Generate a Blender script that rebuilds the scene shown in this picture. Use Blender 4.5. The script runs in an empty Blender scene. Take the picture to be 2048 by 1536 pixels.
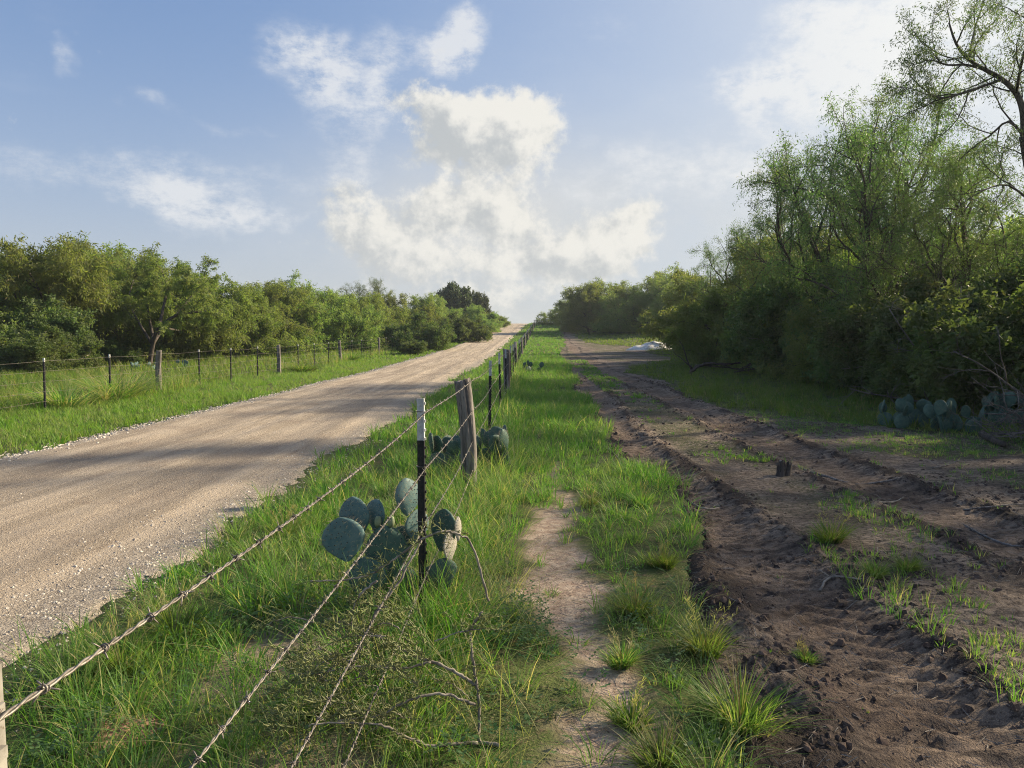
import bpy, math, random
import numpy as np
from mathutils import Vector, Matrix

scene = bpy.context.scene
COL = scene.collection
R = math.radians

# ------------------------------------------------------------------ camera
CAM_H = 1.65
FPX = 1500.0                     # focal length in pixels of a 2048 px wide frame
cam_data = bpy.data.cameras.new('camera')
cam_data.sensor_width = 36.0
cam_data.lens = FPX / 2048.0 * 36.0
cam_data.clip_start = 0.05
cam_data.clip_end = 6000.0
cam = bpy.data.objects.new('camera', cam_data)
COL.objects.link(cam)
cam.location = (0, 0, CAM_H)
cam.rotation_euler = (R(90 - 3.28), 0, R(1.34))
scene.camera = cam

# ------------------------------------------------------------------ light
SUN_AZ, SUN_EL = 64.0, 26.0      # degrees right of the road direction (+Y), above horizon
SKY_STRENGTH = 0.078
sd = Vector((math.sin(R(SUN_AZ)) * math.cos(R(SUN_EL)), math.cos(R(SUN_AZ)) * math.cos(R(SUN_EL)), math.sin(R(SUN_EL))))
sun_data = bpy.data.lights.new('sun', 'SUN')
sun_data.energy = 2.9
sun_data.angle = R(2.0)
sun_data.color = (1.0, 0.84, 0.60)
sun = bpy.data.objects.new('sun', sun_data)
COL.objects.link(sun)
sun.location = sd * 50
sun.rotation_euler = (-sd).to_track_quat('-Z', 'Y').to_euler()

scene.view_settings.view_transform = 'Standard'
scene.view_settings.look = 'None'
scene.view_settings.exposure = 1.75
scene.view_settings.gamma = 1.0
scene.view_settings.use_curve_mapping = False
scene.cycles.pixel_filter_type = 'BLACKMAN_HARRIS'
scene.cycles.filter_width = 1.05
scene.cycles.use_denoising = True
scene.cycles.denoiser = 'OPENIMAGEDENOISE'
scene.cycles.denoising_input_passes = 'RGB_ALBEDO_NORMAL'
scene.cycles.denoising_prefilter = 'NONE'
scene.cycles.max_bounces = 5
scene.cycles.diffuse_bounces = 3
scene.cycles.glossy_bounces = 2
scene.cycles.transmission_bounces = 3
scene.cycles.transparent_max_bounces = 8


class NB:
    """tiny node-tree builder"""
    def __init__(s, tree):
        s.t = tree

    def new(s, kind, **kw):
        n = s.t.nodes.new(kind)
        for k, v in kw.items():
            setattr(n, k, v)
        return n

    def put(s, sock, v):
        if v is None:
            return
        if hasattr(v, 'is_output'):
            s.t.links.new(v, sock)
        else:
            sock.default_value = v

    def m(s, op, a, b=None, c=None, clamp=False):
        n = s.new('ShaderNodeMath', operation=op, use_clamp=clamp)
        for i, v in enumerate((a, b, c)):
            s.put(n.inputs[i], v)
        return n.outputs[0]

    def vm(s, op, a, b=None):
        n = s.new('ShaderNodeVectorMath', operation=op)
        s.put(n.inputs[0], a)
        s.put(n.inputs[1], b)
        return n.outputs[0]

    def noise(s, vec, scale, detail=4, rough=0.55, dist=0.0):
        n = s.new('ShaderNodeTexNoise')
        s.put(n.inputs['Vector'], vec)
        n.inputs['Scale'].default_value = scale
        n.inputs['Detail'].default_value = detail
        n.inputs['Roughness'].default_value = rough
        n.inputs['Distortion'].default_value = dist
        return n.outputs['Fac']

    def mapr(s, v, a, b, c=0.0, d=1.0, smooth=True):
        n = s.new('ShaderNodeMapRange')
        n.interpolation_type = 'SMOOTHSTEP' if smooth else 'LINEAR'
        s.put(n.inputs['Value'], v)
        for k, x in (('From Min', a), ('From Max', b), ('To Min', c), ('To Max', d)):
            s.put(n.inputs[k], x)
        return n.outputs['Result']

    def mix(s, f, a, b, mode='MIX'):
        n = s.new('ShaderNodeMix', data_type='RGBA', blend_type=mode)
        s.put(n.inputs[0], f)
        s.put(n.inputs[6], a if hasattr(a, 'is_output') else (*a, 1))
        s.put(n.inputs[7], b if hasattr(b, 'is_output') else (*b, 1))
        return n.outputs[2]

    def link(s, a, b):
        s.t.links.new(a, b)


def build_world():
    w = bpy.data.worlds.new('World')
    scene.world = w
    w.use_nodes = True
    t = w.node_tree
    t.nodes.clear()
    b = NB(t)
    out = b.new('ShaderNodeOutputWorld')
    bg = b.new('ShaderNodeBackground')
    b.link(bg.outputs[0], out.inputs[0])
    bg.inputs['Strength'].default_value = SKY_STRENGTH
    sky = b.new('ShaderNodeTexSky')
    sky.sky_type = 'NISHITA'
    sky.sun_disc = False
    sky.sun_elevation = R(SUN_EL)
    sky.sun_rotation = R(SUN_AZ)
    sky.altitude = 100
    sky.air_density = 1.0
    sky.dust_density = 1.6
    sky.ozone_density = 2.2
    tc = b.new('ShaderNodeTexCoord')
    d = b.vm('NORMALIZE', tc.outputs['Generated'])
    sx = b.new('ShaderNodeSeparateXYZ')
    b.link(d, sx.inputs[0])
    x, y, z = sx.outputs
    az = b.m('MULTIPLY', b.m('ARCTAN2', x, y), 180 / math.pi)
    el = b.m('MULTIPLY', b.m('ARCSINE', z), 180 / math.pi)
    # wobble of the cloud outlines
    n1 = b.noise(d, 7.0, 4, 0.62)
    n2 = b.noise(b.vm('ADD', d, (3.1, 1.7, 5.3)), 7.0, 4, 0.62)
    n3 = b.noise(b.vm('ADD', d, (9.1, 4.7, 2.3)), 17.0, 6, 0.68)
    azw = b.m('ADD', az, b.m('MULTIPLY', b.m('SUBTRACT', n1, 0.5), 8.0))
    elw = b.m('ADD', el, b.m('MULTIPLY', b.m('SUBTRACT', n2, 0.5), 6.0))

    def field(blobs, light=False):
        tot = side = None
        for (a0, e0, sa, se, wgt) in blobs:
            u = b.m('MULTIPLY_ADD', azw, 1.0 / sa, -a0 / sa)
            v = b.m('MULTIPLY_ADD', elw, 1.0 / se, -e0 / se)
            r2 = b.m('MULTIPLY_ADD', u, u, b.m('MULTIPLY', v, v))
            g = b.m('MULTIPLY', b.m('POWER', 0.3679, r2), wgt)
            tot = g if tot is None else b.m('ADD', tot, g)
            if light:
                q = b.m('MULTIPLY', g, b.m('MULTIPLY_ADD', u, 0.8, v))
                side = q if side is None else b.m('ADD', side, q)
        return tot, side

    def P(px, py, hw, hh, wgt):
        a = math.atan((px - 1059) / FPX)
        e = math.atan((682 - py) / FPX * math.cos(a))
        return (math.degrees(a), math.degrees(e), math.degrees(hw / FPX), math.degrees(hh / FPX), wgt)
    puffy = [P(985, 268, 120, 74, 1.0), P(870, 220, 80, 46, .65), P(1035, 305, 60, 50, .5), P(900, 290, 80, 50, .5), P(945, 415, 125, 50, 1.1), P(1040, 445, 60, 38, .6),
             P(735, 455, 105, 45, .7), P(860, 510, 150, 40, .55), P(1125, 512, 125, 42, 1.0), P(1215, 530, 80, 32, .7), P(1250, 445, 110, 42, .6),
             P(690, 385, 80, 32, .5), P(950, 585, 330, 50, .55)]
    thin = [P(610, 120, 75, 50, .62), P(650, 180, 45, 50, .5), P(935, 70, 60, 40, .85), P(870, 120, 60, 35, .8), P(760, 180, 50, 85, .6), P(690, 290, 60, 90, .42),
            P(350, 412, 105, 32, .7), P(500, 442, 150, 26, .5), P(170, 130, 20, 40, .4), P(310, 210, 45, 18, .35), P(450, 255, 90, 16, .3),
            P(1600, 60, 120, 50, .6), P(1640, 180, 170, 70, .8), P(1500, 190, 80, 32, .5), P(1850, 80, 150, 120, .7),
            P(1380, 350, 330, 75, .6), P(260, 345, 480, 40, .4), P(1200, 110, 80, 50, .25)]
    bank = [P(900, 440, 320, 150, .55), P(1300, 420, 420, 150, .55)]
    # general broken cloud that carries on round the whole sky
    flat = b.vm('MULTIPLY', d, (1.0, 1.0, 2.6))
    gen = b.noise(flat, 2.3, 4, 0.58)
    gen = b.m('MULTIPLY', b.mapr(gen, 0.50, 0.78), b.mapr(el, 2.0, 9.0))
    # in front the named clouds take over
    front = b.m('EXPONENT', b.m('MULTIPLY', b.m('MULTIPLY', az, az), -1 / 2600.0))
    gen = b.m('MULTIPLY', gen, b.m('SUBTRACT', 1.0, b.m('MULTIPLY', front, 0.85)))
    det = b.m('SUBTRACT', n3, 0.5)
    fp, side = field(puffy, True)
    dens_p = b.mapr(b.m('MULTIPLY_ADD', det, 1.8, fp), 0.27, 0.74)
    ft, _ = field(thin)
    streak = b.noise(b.vm('MULTIPLY', d, (1.0, 1.0, 2.2)), 26.0, 5, 0.7)
    dens_t = b.mapr(b.m('MULTIPLY', ft, b.m('MULTIPLY_ADD', b.m('ADD', streak, n3), 2.4, -1.4)), 0.10, 1.0)
    dens_t = b.m('MULTIPLY', dens_t, 0.80)
    fb, _ = field(bank)
    fb = b.m('MULTIPLY', fb, b.mapr(n2, .2, .7, .55, 1.1))
    # the side of each cloud towards the sun is the bright one, its billows shade each other
    n3s = b.noise(b.vm('ADD', d, (9.1 + .020, 4.7, 2.3 + .016)), 17.0, 4, 0.66)
    lit = b.mapr(b.m('MULTIPLY_ADD', b.m('SUBTRACT', n3, n3s), 2.6, b.m('MULTIPLY', side, 0.7)), -0.60, 0.42)
    # moist air evens out the glare round the sun
    one = b.vm('ADD', b.vm('SCALE', sky.outputs[0]), (1, 1, 1))
    one.node.inputs[0].links[0].from_node.inputs['Scale'].default_value = 0.24
    skyc = b.vm('DIVIDE', b.vm('MULTIPLY', sky.outputs[0], (0.60, 0.83, 1.20)), one)
    # thin pale veil of moist air low down
    veil = b.m('MULTIPLY', b.m('EXPONENT', b.m('MULTIPLY', b.m('ABSOLUTE', el), -1 / 11.0)), 0.95)
    sdot = b.new('ShaderNodeVectorMath', operation='DOT_PRODUCT')
    b.put(sdot.inputs[0], d)
    sdot.inputs[1].default_value = sd
    cs = b.m('MAXIMUM', sdot.outputs['Value'], 0.0)
    broad = b.m('POWER', cs, 2.5)
    glow = b.m('POWER', cs, 7.0)
    c = b.mix(veil, skyc, (2.55, 2.55, 2.48))
    c = b.mix(fb, c, (2.6, 2.63, 2.6))
    c = b.mix(b.m('MULTIPLY', broad, 0.80), c, (3.0, 3.05, 3.0))
    c = b.mix(b.m('MULTIPLY', glow, 0.80), c, (4.3, 4.2, 3.75))
    cthin = b.mix(glow, (3.15, 3.2, 3.25), (5.2, 4.95, 4.3))
    c = b.mix(b.m('MAXIMUM', dens_t, b.m('MULTIPLY', gen, 0.8)), c, cthin)
    cp = b.mix(lit, (1.98, 2.08, 2.12), (3.5, 3.4, 3.12))
    cp = b.mix(b.m('MULTIPLY', veil, 0.35), cp, (2.75, 2.78, 2.75))
    c = b.mix(b.m('MULTIPLY', dens_p, 0.93), c, cp)
    b.link(c, bg.inputs['Color'])


build_world()
scene.world.cycles.sampling_method = 'MANUAL'
scene.world.cycles.sample_map_resolution = 256

# ------------------------------------------------------------------ helpers
def smooth(a, b_, x):
    t = np.clip((np.asarray(x, float) - a) / (b_ - a), 0, 1)
    return t * t * (3 - 2 * t)


def _hash(ix, iy, seed):
    h = (ix.astype(np.int64) * 374761393 + iy.astype(np.int64) * 668265263 + seed * 974634777) & 0x7fffffff
    h = ((h ^ (h >> 13)) * 1274126177) & 0x7fffffff
    return ((h ^ (h >> 16)) & 0xffff) / 65535.0


def vnoise(x, y, seed=0):
    x = np.asarray(x, float)
    y = np.asarray(y, float)
    ix, iy = np.floor(x), np.floor(y)
    fx, fy = x - ix, y - iy
    fx = fx * fx * (3 - 2 * fx)
    fy = fy * fy * (3 - 2 * fy)
    a = _hash(ix, iy, seed)
    b_ = _hash(ix + 1, iy, seed)
    c = _hash(ix, iy + 1, seed)
    d = _hash(ix + 1, iy + 1, seed)
    return (a * (1 - fx) + b_ * fx) * (1 - fy) + (c * (1 - fx) + d * fx) * fy


def fbm(x, y, seed=0, oct=4, gain=0.5):
    s = 0
    a = 1.0
    n = 0
    x = np.asarray(x, float)
    y = np.asarray(y, float)
    for i in range(oct):
        s = s + a * vnoise(x * 2 ** i + 17.3 * i, y * 2 ** i - 9.1 * i, seed + i)
        n += a
        a *= gain
    return s / n - 0.5


def shift(y):
    """the road and both fences bend gently to the right"""
    return 1.54e-4 * np.maximum(0, np.asarray(y, float) - 30) ** 2 * (np.asarray(y, float) < 400) + 0.0


def zc(y):
    """long profile of the ground: level by the camera, rising to a crest"""
    y = np.asarray(y, float)
    a = 2.3e-4
    q = a * np.clip(y, 0, 135) ** 2
    s0 = 2 * a * 135
    t = np.clip(y - 135, 0, 68)
    q = q + s0 * (t - t * t / 84)
    q = q - 0.0385 * np.clip(y - 203, 0, 140)
    return q


def uof(x, y):
    return x - shift(y)


def base(x, y):
    u = uof(x, y)
    z = zc(y) + 0.10 * fbm(x * .12, y * .12, 5, 3)
    z = z + 0.05 * smooth(-2.7, -3.6, u) * smooth(-7.8, -6.9, u)
    # land to the right of the track lifts a little
    z = z + 0.25 * smooth(7.0, 14.0, u)
    return z


ROAD_L, ROAD_R = -7.2, -2.8


def road_mask(x, y):
    u = uof(x, y)
    n = 0.9 * fbm(x * .8, y * .5, 11, 4) + .35 * fbm(x * 4, y * 4, 12, 3)
    l = smooth(-0.25, 0.25, u - ROAD_L + n * .7)
    r = smooth(-0.25, 0.25, ROAD_R - u + n * 1.0)
    return l * r


def track_mask(x, y):
    u = uof(x, y)
    n = 0.9 * fbm(x * .9, y * .45, 21, 4) + .3 * fbm(x * 5, y * 5, 22, 3)
    lo = 1.05 + 0.45 * smooth(3, 8, y) + 0.6 * smooth(18, 40, y) + 1.6 * smooth(50, 90, y) - .5 * smooth(3.2, 2, y)
    hi = 7.6 - 3.0 * smooth(11, 19, y) + 4.5 * smooth(36, 48, y) - 3.6 * smooth(66, 82, y)
    wid = .25 + .25 * smooth(20, 60, y)
    return smooth(-wid, wid, u - lo + n) * smooth(-.5, .5, hi - u + n * 1.8) * smooth(190, 170, y)


def path_mask(x, y):
    """worn bare strip between the fence grass and the track"""
    u = uof(x, y)
    c = 0.28 + 0.10 * np.sin(y * .7 + .6)
    w = (0.17 - .12 * smooth(5.5, 10, y)) * (.15 + 1.5 * vnoise(y * 1.25, y * 0, 33))
    n = 0.55 * fbm(x * 2.2, y * 1.6, 31, 4) + .25 * fbm(x * 8, y * 8, 32, 2)
    return smooth(w + .14, w - .04, np.abs(u - c + n)) * smooth(12, 8, y)


def bare_mask(x, y):
    u = uof(x, y)
    n = fbm(x * 1.1, y * 1.1, 41, 4)
    p = path_mask(x, y)
    # bare reddish earth patch under the wires, near left
    p2 = smooth(1.0, .55, np.hypot((x + .95) / .55, (y - 2.7) / .5) + n * 1.2)
    p3 = smooth(1.0, .55, np.hypot((x + 1.25) / .42, (y - 3.9) / .8) + n * 1.4)
    return np.maximum(p, .55 * np.maximum(p2, p3))


def ground_h(x, y):
    z = base(x, y)
    z = z + 0.03 * fbm(x * 2.2, y * 2.2, 51, 4) - .02 * path_mask(x, y)
    tm = track_mask(x, y)
    rm = road_mask(x, y)
    z = z - 0.5 * np.clip(tm - .5, 0, .5) - 0.4 * np.clip(rm - .5, 0, .5)
    return z


def rut_centres(y):
    r1 = 1.62 + .5 * smooth(15, 38, y) + .12 * np.sin(y * .35)
    r2 = 4.0 - .45 * smooth(12, 30, y) + .15 * np.sin(y * .28 + 1)
    return r1, r2


def track_h(x, y):
    u = uof(x, y)
    z = base(x, y)
    tm = track_mask(x, y)
    r1, r2 = rut_centres(y)
    ins = smooth(.5, .8, tm)
    rut = np.exp(-((u - r1) / .36) ** 4) + np.exp(-((u - r2) / .40) ** 4)
    edge = np.exp(-((np.abs(u - r1) - .50) / .14) ** 2) + np.exp(-((np.abs(u - r2) - .54) / .14) ** 2)
    far = smooth(40, 22, y)
    chev = np.tanh(2.5 * np.sin((y + .8 * np.abs(u - r1)) * 2 * math.pi / .20 + 1.5 * fbm(x * 2, y * 2, 60, 2)))
    chev2 = np.tanh(2.5 * np.sin((y + .8 * np.abs(u - r2)) * 2 * math.pi / .20 + 1.5 * fbm(x * 2, y * 2, 61, 2)))
    tread = np.exp(-((u - r1) / .34) ** 4) * np.maximum(chev, -.3) + np.exp(-((u - r2) / .36) ** 4) * np.maximum(chev2, -.3)
    clod = fbm(x * 9, y * 9, 63, 4, .6)
    d = -0.060 * rut + 0.028 * edge * (1 + 2.6 * clod) + .020 * tread * (.55 + fbm(x * 1.3, y * 1.3, 64, 3)) * 1.6
    ripple = np.sin((y + .25 * fbm(x * 1.5, y * .8, 66, 3)) * 2 * math.pi / .15 + .6 * u) * smooth(-.12, .15, fbm(x * 1.1, y * .6, 67, 3)) * smooth(5.6, 4.6, u)
    d = d + .009 * ripple + .05 * fbm(x * 2.0, y * 2.0, 62, 3) + .055 * clod * (1 - .65 * np.clip(rut, 0, 1)) * (.45 + .9 * edge + .5 * smooth(-.1, .2, fbm(x * .8, y * .8, 65, 3)))
    z = z + ins * d * (0.25 + .75 * far)
    return z - .5 * np.clip(.5 - tm, 0, .5)


def road_h(x, y):
    u = uof(x, y)
    z = base(x, y)
    rm = road_mask(x, y)
    ins = smooth(.5, .9, rm)
    streak = fbm(u * 3.2, y * .16, 71, 4)
    wheel = np.exp(-((u + 3.95) / .3) ** 2) + np.exp(-((u + 5.9) / .3) ** 2)
    d = .05 * streak - .018 * wheel + .012 * fbm(x * 9, y * 9, 72, 3)
    return z + .02 + ins * d - .4 * np.clip(.5 - rm, 0, .5)


def mesh_from(name, verts, faces_quads=None, tris=None, mats=(), smooth_shade=True):
    me = bpy.data.meshes.new(name)
    verts = np.asarray(verts, np.float32).reshape(-1, 3)
    nq = 0 if faces_quads is None else len(faces_quads)
    nt = 0 if tris is None else len(tris)
    me.vertices.add(len(verts))
    me.vertices.foreach_set('co', verts.ravel())
    me.loops.add(nq * 4 + nt * 3)
    me.polygons.add(nq + nt)
    li = []
    if nq:
        li.append(np.asarray(faces_quads, np.int32).ravel())
    if nt:
        li.append(np.asarray(tris, np.int32).ravel())
    me.loops.foreach_set('vertex_index', np.concatenate(li))
    ls = np.concatenate([np.arange(nq) * 4, nq * 4 + np.arange(nt) * 3]).astype(np.int32)
    me.polygons.foreach_set('loop_start', ls)
    me.polygons.foreach_set('use_smooth', np.full(nq + nt, smooth_shade, dtype=bool))
    for m_ in mats:
        me.materials.append(m_)
    me.update(calc_edges=True)
    me.validate()
    return me


def add_attr(me, name, vals):
    a = me.attributes.new(name, 'FLOAT', 'POINT')
    a.data.foreach_set('value', np.asarray(vals, np.float32))


def grid_faces(nr, nc):
    i = np.arange(nr - 1)[:, None] * nc + np.arange(nc - 1)[None, :]
    return np.stack([i, i + 1, i + nc + 1, i + nc], -1).reshape(-1, 4)


def link(me, name, parent=None):
    o = bpy.data.objects.new(name, me)
    COL.objects.link(o)
    if parent is not None:
        o.parent = parent
    return o


def tag(o, label=None, cat=None, group=None, kind=None):
    if label:
        o['label'] = label
    if cat:
        o['category'] = cat
    if group:
        o['group'] = group
    if kind:
        o['kind'] = kind
    return o


def thing(name, loc, label, cat, group=None, rz=0.0):
    o = bpy.data.objects.new(name, None)
    o.empty_display_size = .2
    COL.objects.link(o)
    o.location = loc
    o.rotation_euler = (0, 0, rz)
    return tag(o, label, cat, group)


def at(px, py, d):
    """point seen at a photo pixel at distance d along the road direction"""
    return Vector(((px - 1059) / FPX * d, d, CAM_H - (py - 682) / FPX * d))


def tube(pts, rad, sides=6, cap=True, v0=0):
    """tube round a polyline -> verts, quads, tris"""
    pts = np.asarray(pts, float)
    n = len(pts)
    rad = np.broadcast_to(np.asarray(rad, float), (n,))
    tan = np.gradient(pts, axis=0)
    tan /= np.linalg.norm(tan, axis=1)[:, None] + 1e-9
    ref = np.array([0, 0, 1.0]) if abs(tan[0, 2]) < .8 else np.array([1.0, 0, 0])
    a = np.cross(tan, ref)
    a /= np.linalg.norm(a, axis=1)[:, None] + 1e-9
    b_ = np.cross(tan, a)
    th = np.arange(sides) / sides * 2 * math.pi
    ring = np.cos(th)[None, :, None] * a[:, None, :] + np.sin(th)[None, :, None] * b_[:, None, :]
    v = (pts[:, None, :] + ring * rad[:, None, None]).reshape(-1, 3)
    i = np.arange(n - 1)[:, None] * sides + np.arange(sides)[None, :]
    j = np.arange(n - 1)[:, None] * sides + (np.arange(sides)[None, :] + 1) % sides
    q = np.stack([i, j, j + sides, i + sides], -1).reshape(-1, 4) + v0
    tr = []
    if cap:
        for k in range(1, sides - 1):
            tr.append((v0, v0 + k + 1, v0 + k))
            e = v0 + (n - 1) * sides
            tr.append((e, e + k, e + k + 1))
    return v, q, np.array(tr, int).reshape(-1, 3)


class Bag:
    def __init__(s):
        s.v, s.q, s.t, s.n = [], [], [], 0
        s.at = []

    def add(s, v, q=None, t=None, attr=None):
        v = np.asarray(v, float).reshape(-1, 3)
        if q is not None and len(q):
            s.q.append(np.asarray(q, int) + s.n)
        if t is not None and len(t):
            s.t.append(np.asarray(t, int) + s.n)
        s.v.append(v)
        if attr is not None:
            s.at.append(np.broadcast_to(np.asarray(attr, float), (len(v),)))
        s.n += len(v)

    def tube(s, pts, rad, sides=6, cap=True):
        v, q, t = tube(pts, rad, sides, cap)
        s.add(v, q, t)

    def box(s, c, h, rot=None):
        c = np.asarray(c, float)
        k = np.array([[x, y, z] for x in (-1, 1) for y in (-1, 1) for z in (-1, 1)], float) * np.asarray(h, float)
        if rot is not None:
            k = k @ np.asarray(rot).T
        s.add(k + c, [(0, 1, 3, 2), (4, 6, 7, 5), (0, 4, 5, 1), (2, 3, 7, 6), (0, 2, 6, 4), (1, 5, 7, 3)])

    def mesh(s, name, mat, smooth_shade=True):
        me = mesh_from(name, np.concatenate(s.v), np.concatenate(s.q) if s.q else None,
                       np.concatenate(s.t) if s.t else None, [mat], smooth_shade)
        if s.at:
            add_attr(me, 'tint', np.concatenate(s.at))
        return me


# ------------------------------------------------------------------ materials
MATS = {}


def principled(name):
    m = bpy.data.materials.new(name)
    m.use_nodes = True
    t = m.node_tree
    b = NB(t)
    bs = t.nodes['Principled BSDF']
    MATS[name] = m
    return m, b, bs


def bump(b, bs, h, strength=.5, dist=.02):
    n = b.new('ShaderNodeBump')
    n.inputs['Strength'].default_value = strength
    n.inputs['Distance'].default_value = dist
    b.link(h, n.inputs['Height'])
    b.link(n.outputs[0], bs.inputs['Normal'])


def pos(b):
    return b.new('ShaderNodeNewGeometry').outputs['Position']


def attr(b, name):
    return b.new('ShaderNodeAttribute', attribute_name=name).outputs['Fac']


def mat_ground():
    m, b, bs = principled('soil_and_turf')
    p = pos(b)
    n = b.noise(p, 1.3, 6, .6)
    n2 = b.noise(p, 14, 5, .65)
    n3 = b.noise(p, 70, 3, .6)
    turf = b.mix(b.mapr(n, .35, .65), (.045, .065, .020), (.095, .120, .034))
    turf = b.mix(b.mapr(n2, .5, .72), turf, (.11, .085, .05))
    bare = b.mix(b.mapr(n2, .3, .7), (.27, .19, .14), (.48, .38, .29))
    bare = b.mix(b.mapr(n3, .56, .68), bare, (.10, .07, .05))
    turf = b.mix(b.mapr(n3, .56, .7, 0, .8), turf, (.24, .19, .11))
    turf = b.mix(b.mapr(n3, .44, .34, 0, .7), turf, (.022, .022, .012))
    c = b.mix(attr(b, 'bare'), turf, bare)
    b.link(c, bs.inputs['Base Color'])
    bs.inputs['Roughness'].default_value = .95
    bs.inputs['Specular IOR Level'].default_value = .15
    bump(b, bs, b.m('ADD', b.m('MULTIPLY', n2, .7), b.m('MULTIPLY', n3, .35)), .8, .03)
    return m


def mat_track():
    m, b, bs = principled('churned_clay_soil')
    p = pos(b)
    n = b.noise(p, .9, 6, .62)
    st = b.noise(b.vm('MULTIPLY', p, (1.0, 3.2, 1.0)), 5, 6, .65)
    n2 = b.noise(p, 26, 5, .65)
    n3 = b.noise(p, 110, 3, .6)
    c = b.mix(b.mapr(st, .34, .62), (.095, .075, .062), (.35, .275, .212))
    c = b.mix(b.mapr(n, .44, .64, 0, .85), c, (.070, .050, .041))
    c = b.mix(b.mapr(n2, .50, .62, 0, .85), c, (.040, .031, .028))
    c = b.mix(b.mapr(n3, .62, .7, 0, .8), c, (.38, .30, .23))
    c = b.mix(b.mapr(attr(b, 'sand'), .25, .9, 0, .5), c, b.mix(b.mapr(n2, .4, .6), (.38, .295, .22), (.16, .115, .085)))
    c = b.mix(b.mapr(attr(b, 'rut'), .2, .9, 0, .45), c, b.mix(b.mapr(st, .35, .6), (.075, .050, .038), (.24, .165, .118)))
    c = b.mix(b.mapr(attr(b, 'spoil'), .2, .8, 0, .85), c, (.048, .035, .030))
    c = b.mix(b.m('MULTIPLY', attr(b, 'turf'), b.mapr(n2, .38, .56)), c, (.070, .080, .030))
    b.link(c, bs.inputs['Base Color'])
    bs.inputs['Roughness'].default_value = .9
    bs.inputs['Specular IOR Level'].default_value = .2
    bump(b, bs, b.m('ADD', b.m('ADD', b.m('MULTIPLY', n2, 1.2), b.m('MULTIPLY', n3, .5)), st), 1.0, .045)
    return m


def mat_road():
    m, b, bs = principled('caliche_road')
    p = pos(b)
    u = attr(b, 'across')
    cx = b.new('ShaderNodeCombineXYZ')
    s = b.new('ShaderNodeSeparateXYZ')
    b.link(p, s.inputs[0])
    b.link(u, cx.inputs[0])
    b.link(b.m('MULTIPLY', s.outputs[1], .10), cx.inputs[1])
    st = b.noise(cx.outputs[0], 2.6, 6, .6)
    st2 = b.noise(cx.outputs[0], 11, 4, .6)
    n = b.noise(p, 1.1, 5, .6)
    n2 = b.noise(p, 24, 4, .65)
    n3 = b.noise(p, 85, 3, .65)
    c = b.mix(b.mapr(st, .35, .65), (.33, .27, .205), (.52, .43, .33))
    c = b.mix(b.mapr(st2, .55, .7, 0, .45), c, (.21, .155, .115))
    c = b.mix(b.mapr(n, .52, .7, 0, .5), c, (.26, .20, .155))
    c = b.mix(b.mapr(n2, .56, .68, 0, .55), c, (.19, .145, .11))
    wob = b.m('MULTIPLY_ADD', b.m('SUBTRACT', n, .5), .5, u)
    for w0 in (-3.95, -5.85):
        q = b.m('ABSOLUTE', b.m('SUBTRACT', wob, w0))
        c = b.mix(b.mapr(q, .42, .12, 0, .38), c, (.25, .205, .165))
    rim = b.m('MAXIMUM', b.mapr(wob, -3.35, -2.9), b.mapr(wob, -6.75, -7.1))
    c = b.mix(b.m('MULTIPLY', rim, .7), c, b.mix(b.mapr(n2, .4, .6), (.20, .175, .15), (.38, .345, .30)))
    c = b.mix(b.mapr(n3, .56, .64, 0, .85), c, (.58, .50, .41))
    c = b.mix(b.mapr(n3, .43, .35, 0, .8), c, (.12, .092, .072))
    b.link(c, bs.inputs['Base Color'])
    bs.inputs['Roughness'].default_value = .95
    bs.inputs['Specular IOR Level'].default_value = .15
    bump(b, bs, b.m('ADD', b.m('ADD', b.m('MULTIPLY', n3, 1.0), n2), b.m('MULTIPLY', st2, .6)), .9, .035)
    return m


def mat_leaf(name, dark, light, dry=(.2, .17, .06), transl=.45, rough=.5, sheen=.25):
    """thin leaf: diffuse and translucent, colour varied by 'tint' and place"""
    m = bpy.data.materials.new(name)
    m.use_nodes = True
    t = m.node_tree
    t.nodes.clear()
    b = NB(t)
    out = b.new('ShaderNodeOutputMaterial')
    tint = attr(b, 'tint')
    oi = b.new('ShaderNodeObjectInfo').outputs['Random']
    c = b.mix(b.mapr(tint, 0, .8, smooth=False), dark, light)
    c = b.mix(b.mapr(tint, .82, 1.0), c, dry)
    hs = b.new('ShaderNodeHueSaturation')
    pn = b.noise(pos(b), 1.7, 2, .6)
    b.put(hs.inputs['Hue'], b.m('ADD', b.mapr(oi, 0, 1, .472, .52, False), b.mapr(pn, .3, .7, -.022, .022, False)))
    b.put(hs.inputs['Saturation'], b.mapr(pn, .3, .7, .82, 1.08, False))
    b.put(hs.inputs['Value'], b.mapr(oi, 0, 1, .82, 1.22, False))
    b.link(c, hs.inputs['Color'])
    c = hs.outputs[0]
    pb = b.new('ShaderNodeBsdfPrincipled')
    b.link(c, pb.inputs['Base Color'])
    pb.inputs['Roughness'].default_value = rough
    pb.inputs['Specular IOR Level'].default_value = sheen
    tr = b.new('ShaderNodeBsdfTranslucent')
    tc = b.mix(1.0, c, (1.5, 1.55, .75), 'MULTIPLY')
    b.link(tc, tr.inputs['Color'])
    mx = b.new('ShaderNodeMixShader')
    mx.inputs[0].default_value = transl
    b.link(pb.outputs[0], mx.inputs[1])
    b.link(tr.outputs[0], mx.inputs[2])
    b.link(mx.outputs[0], out.inputs[0])
    MATS[name] = m
    return m


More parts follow.
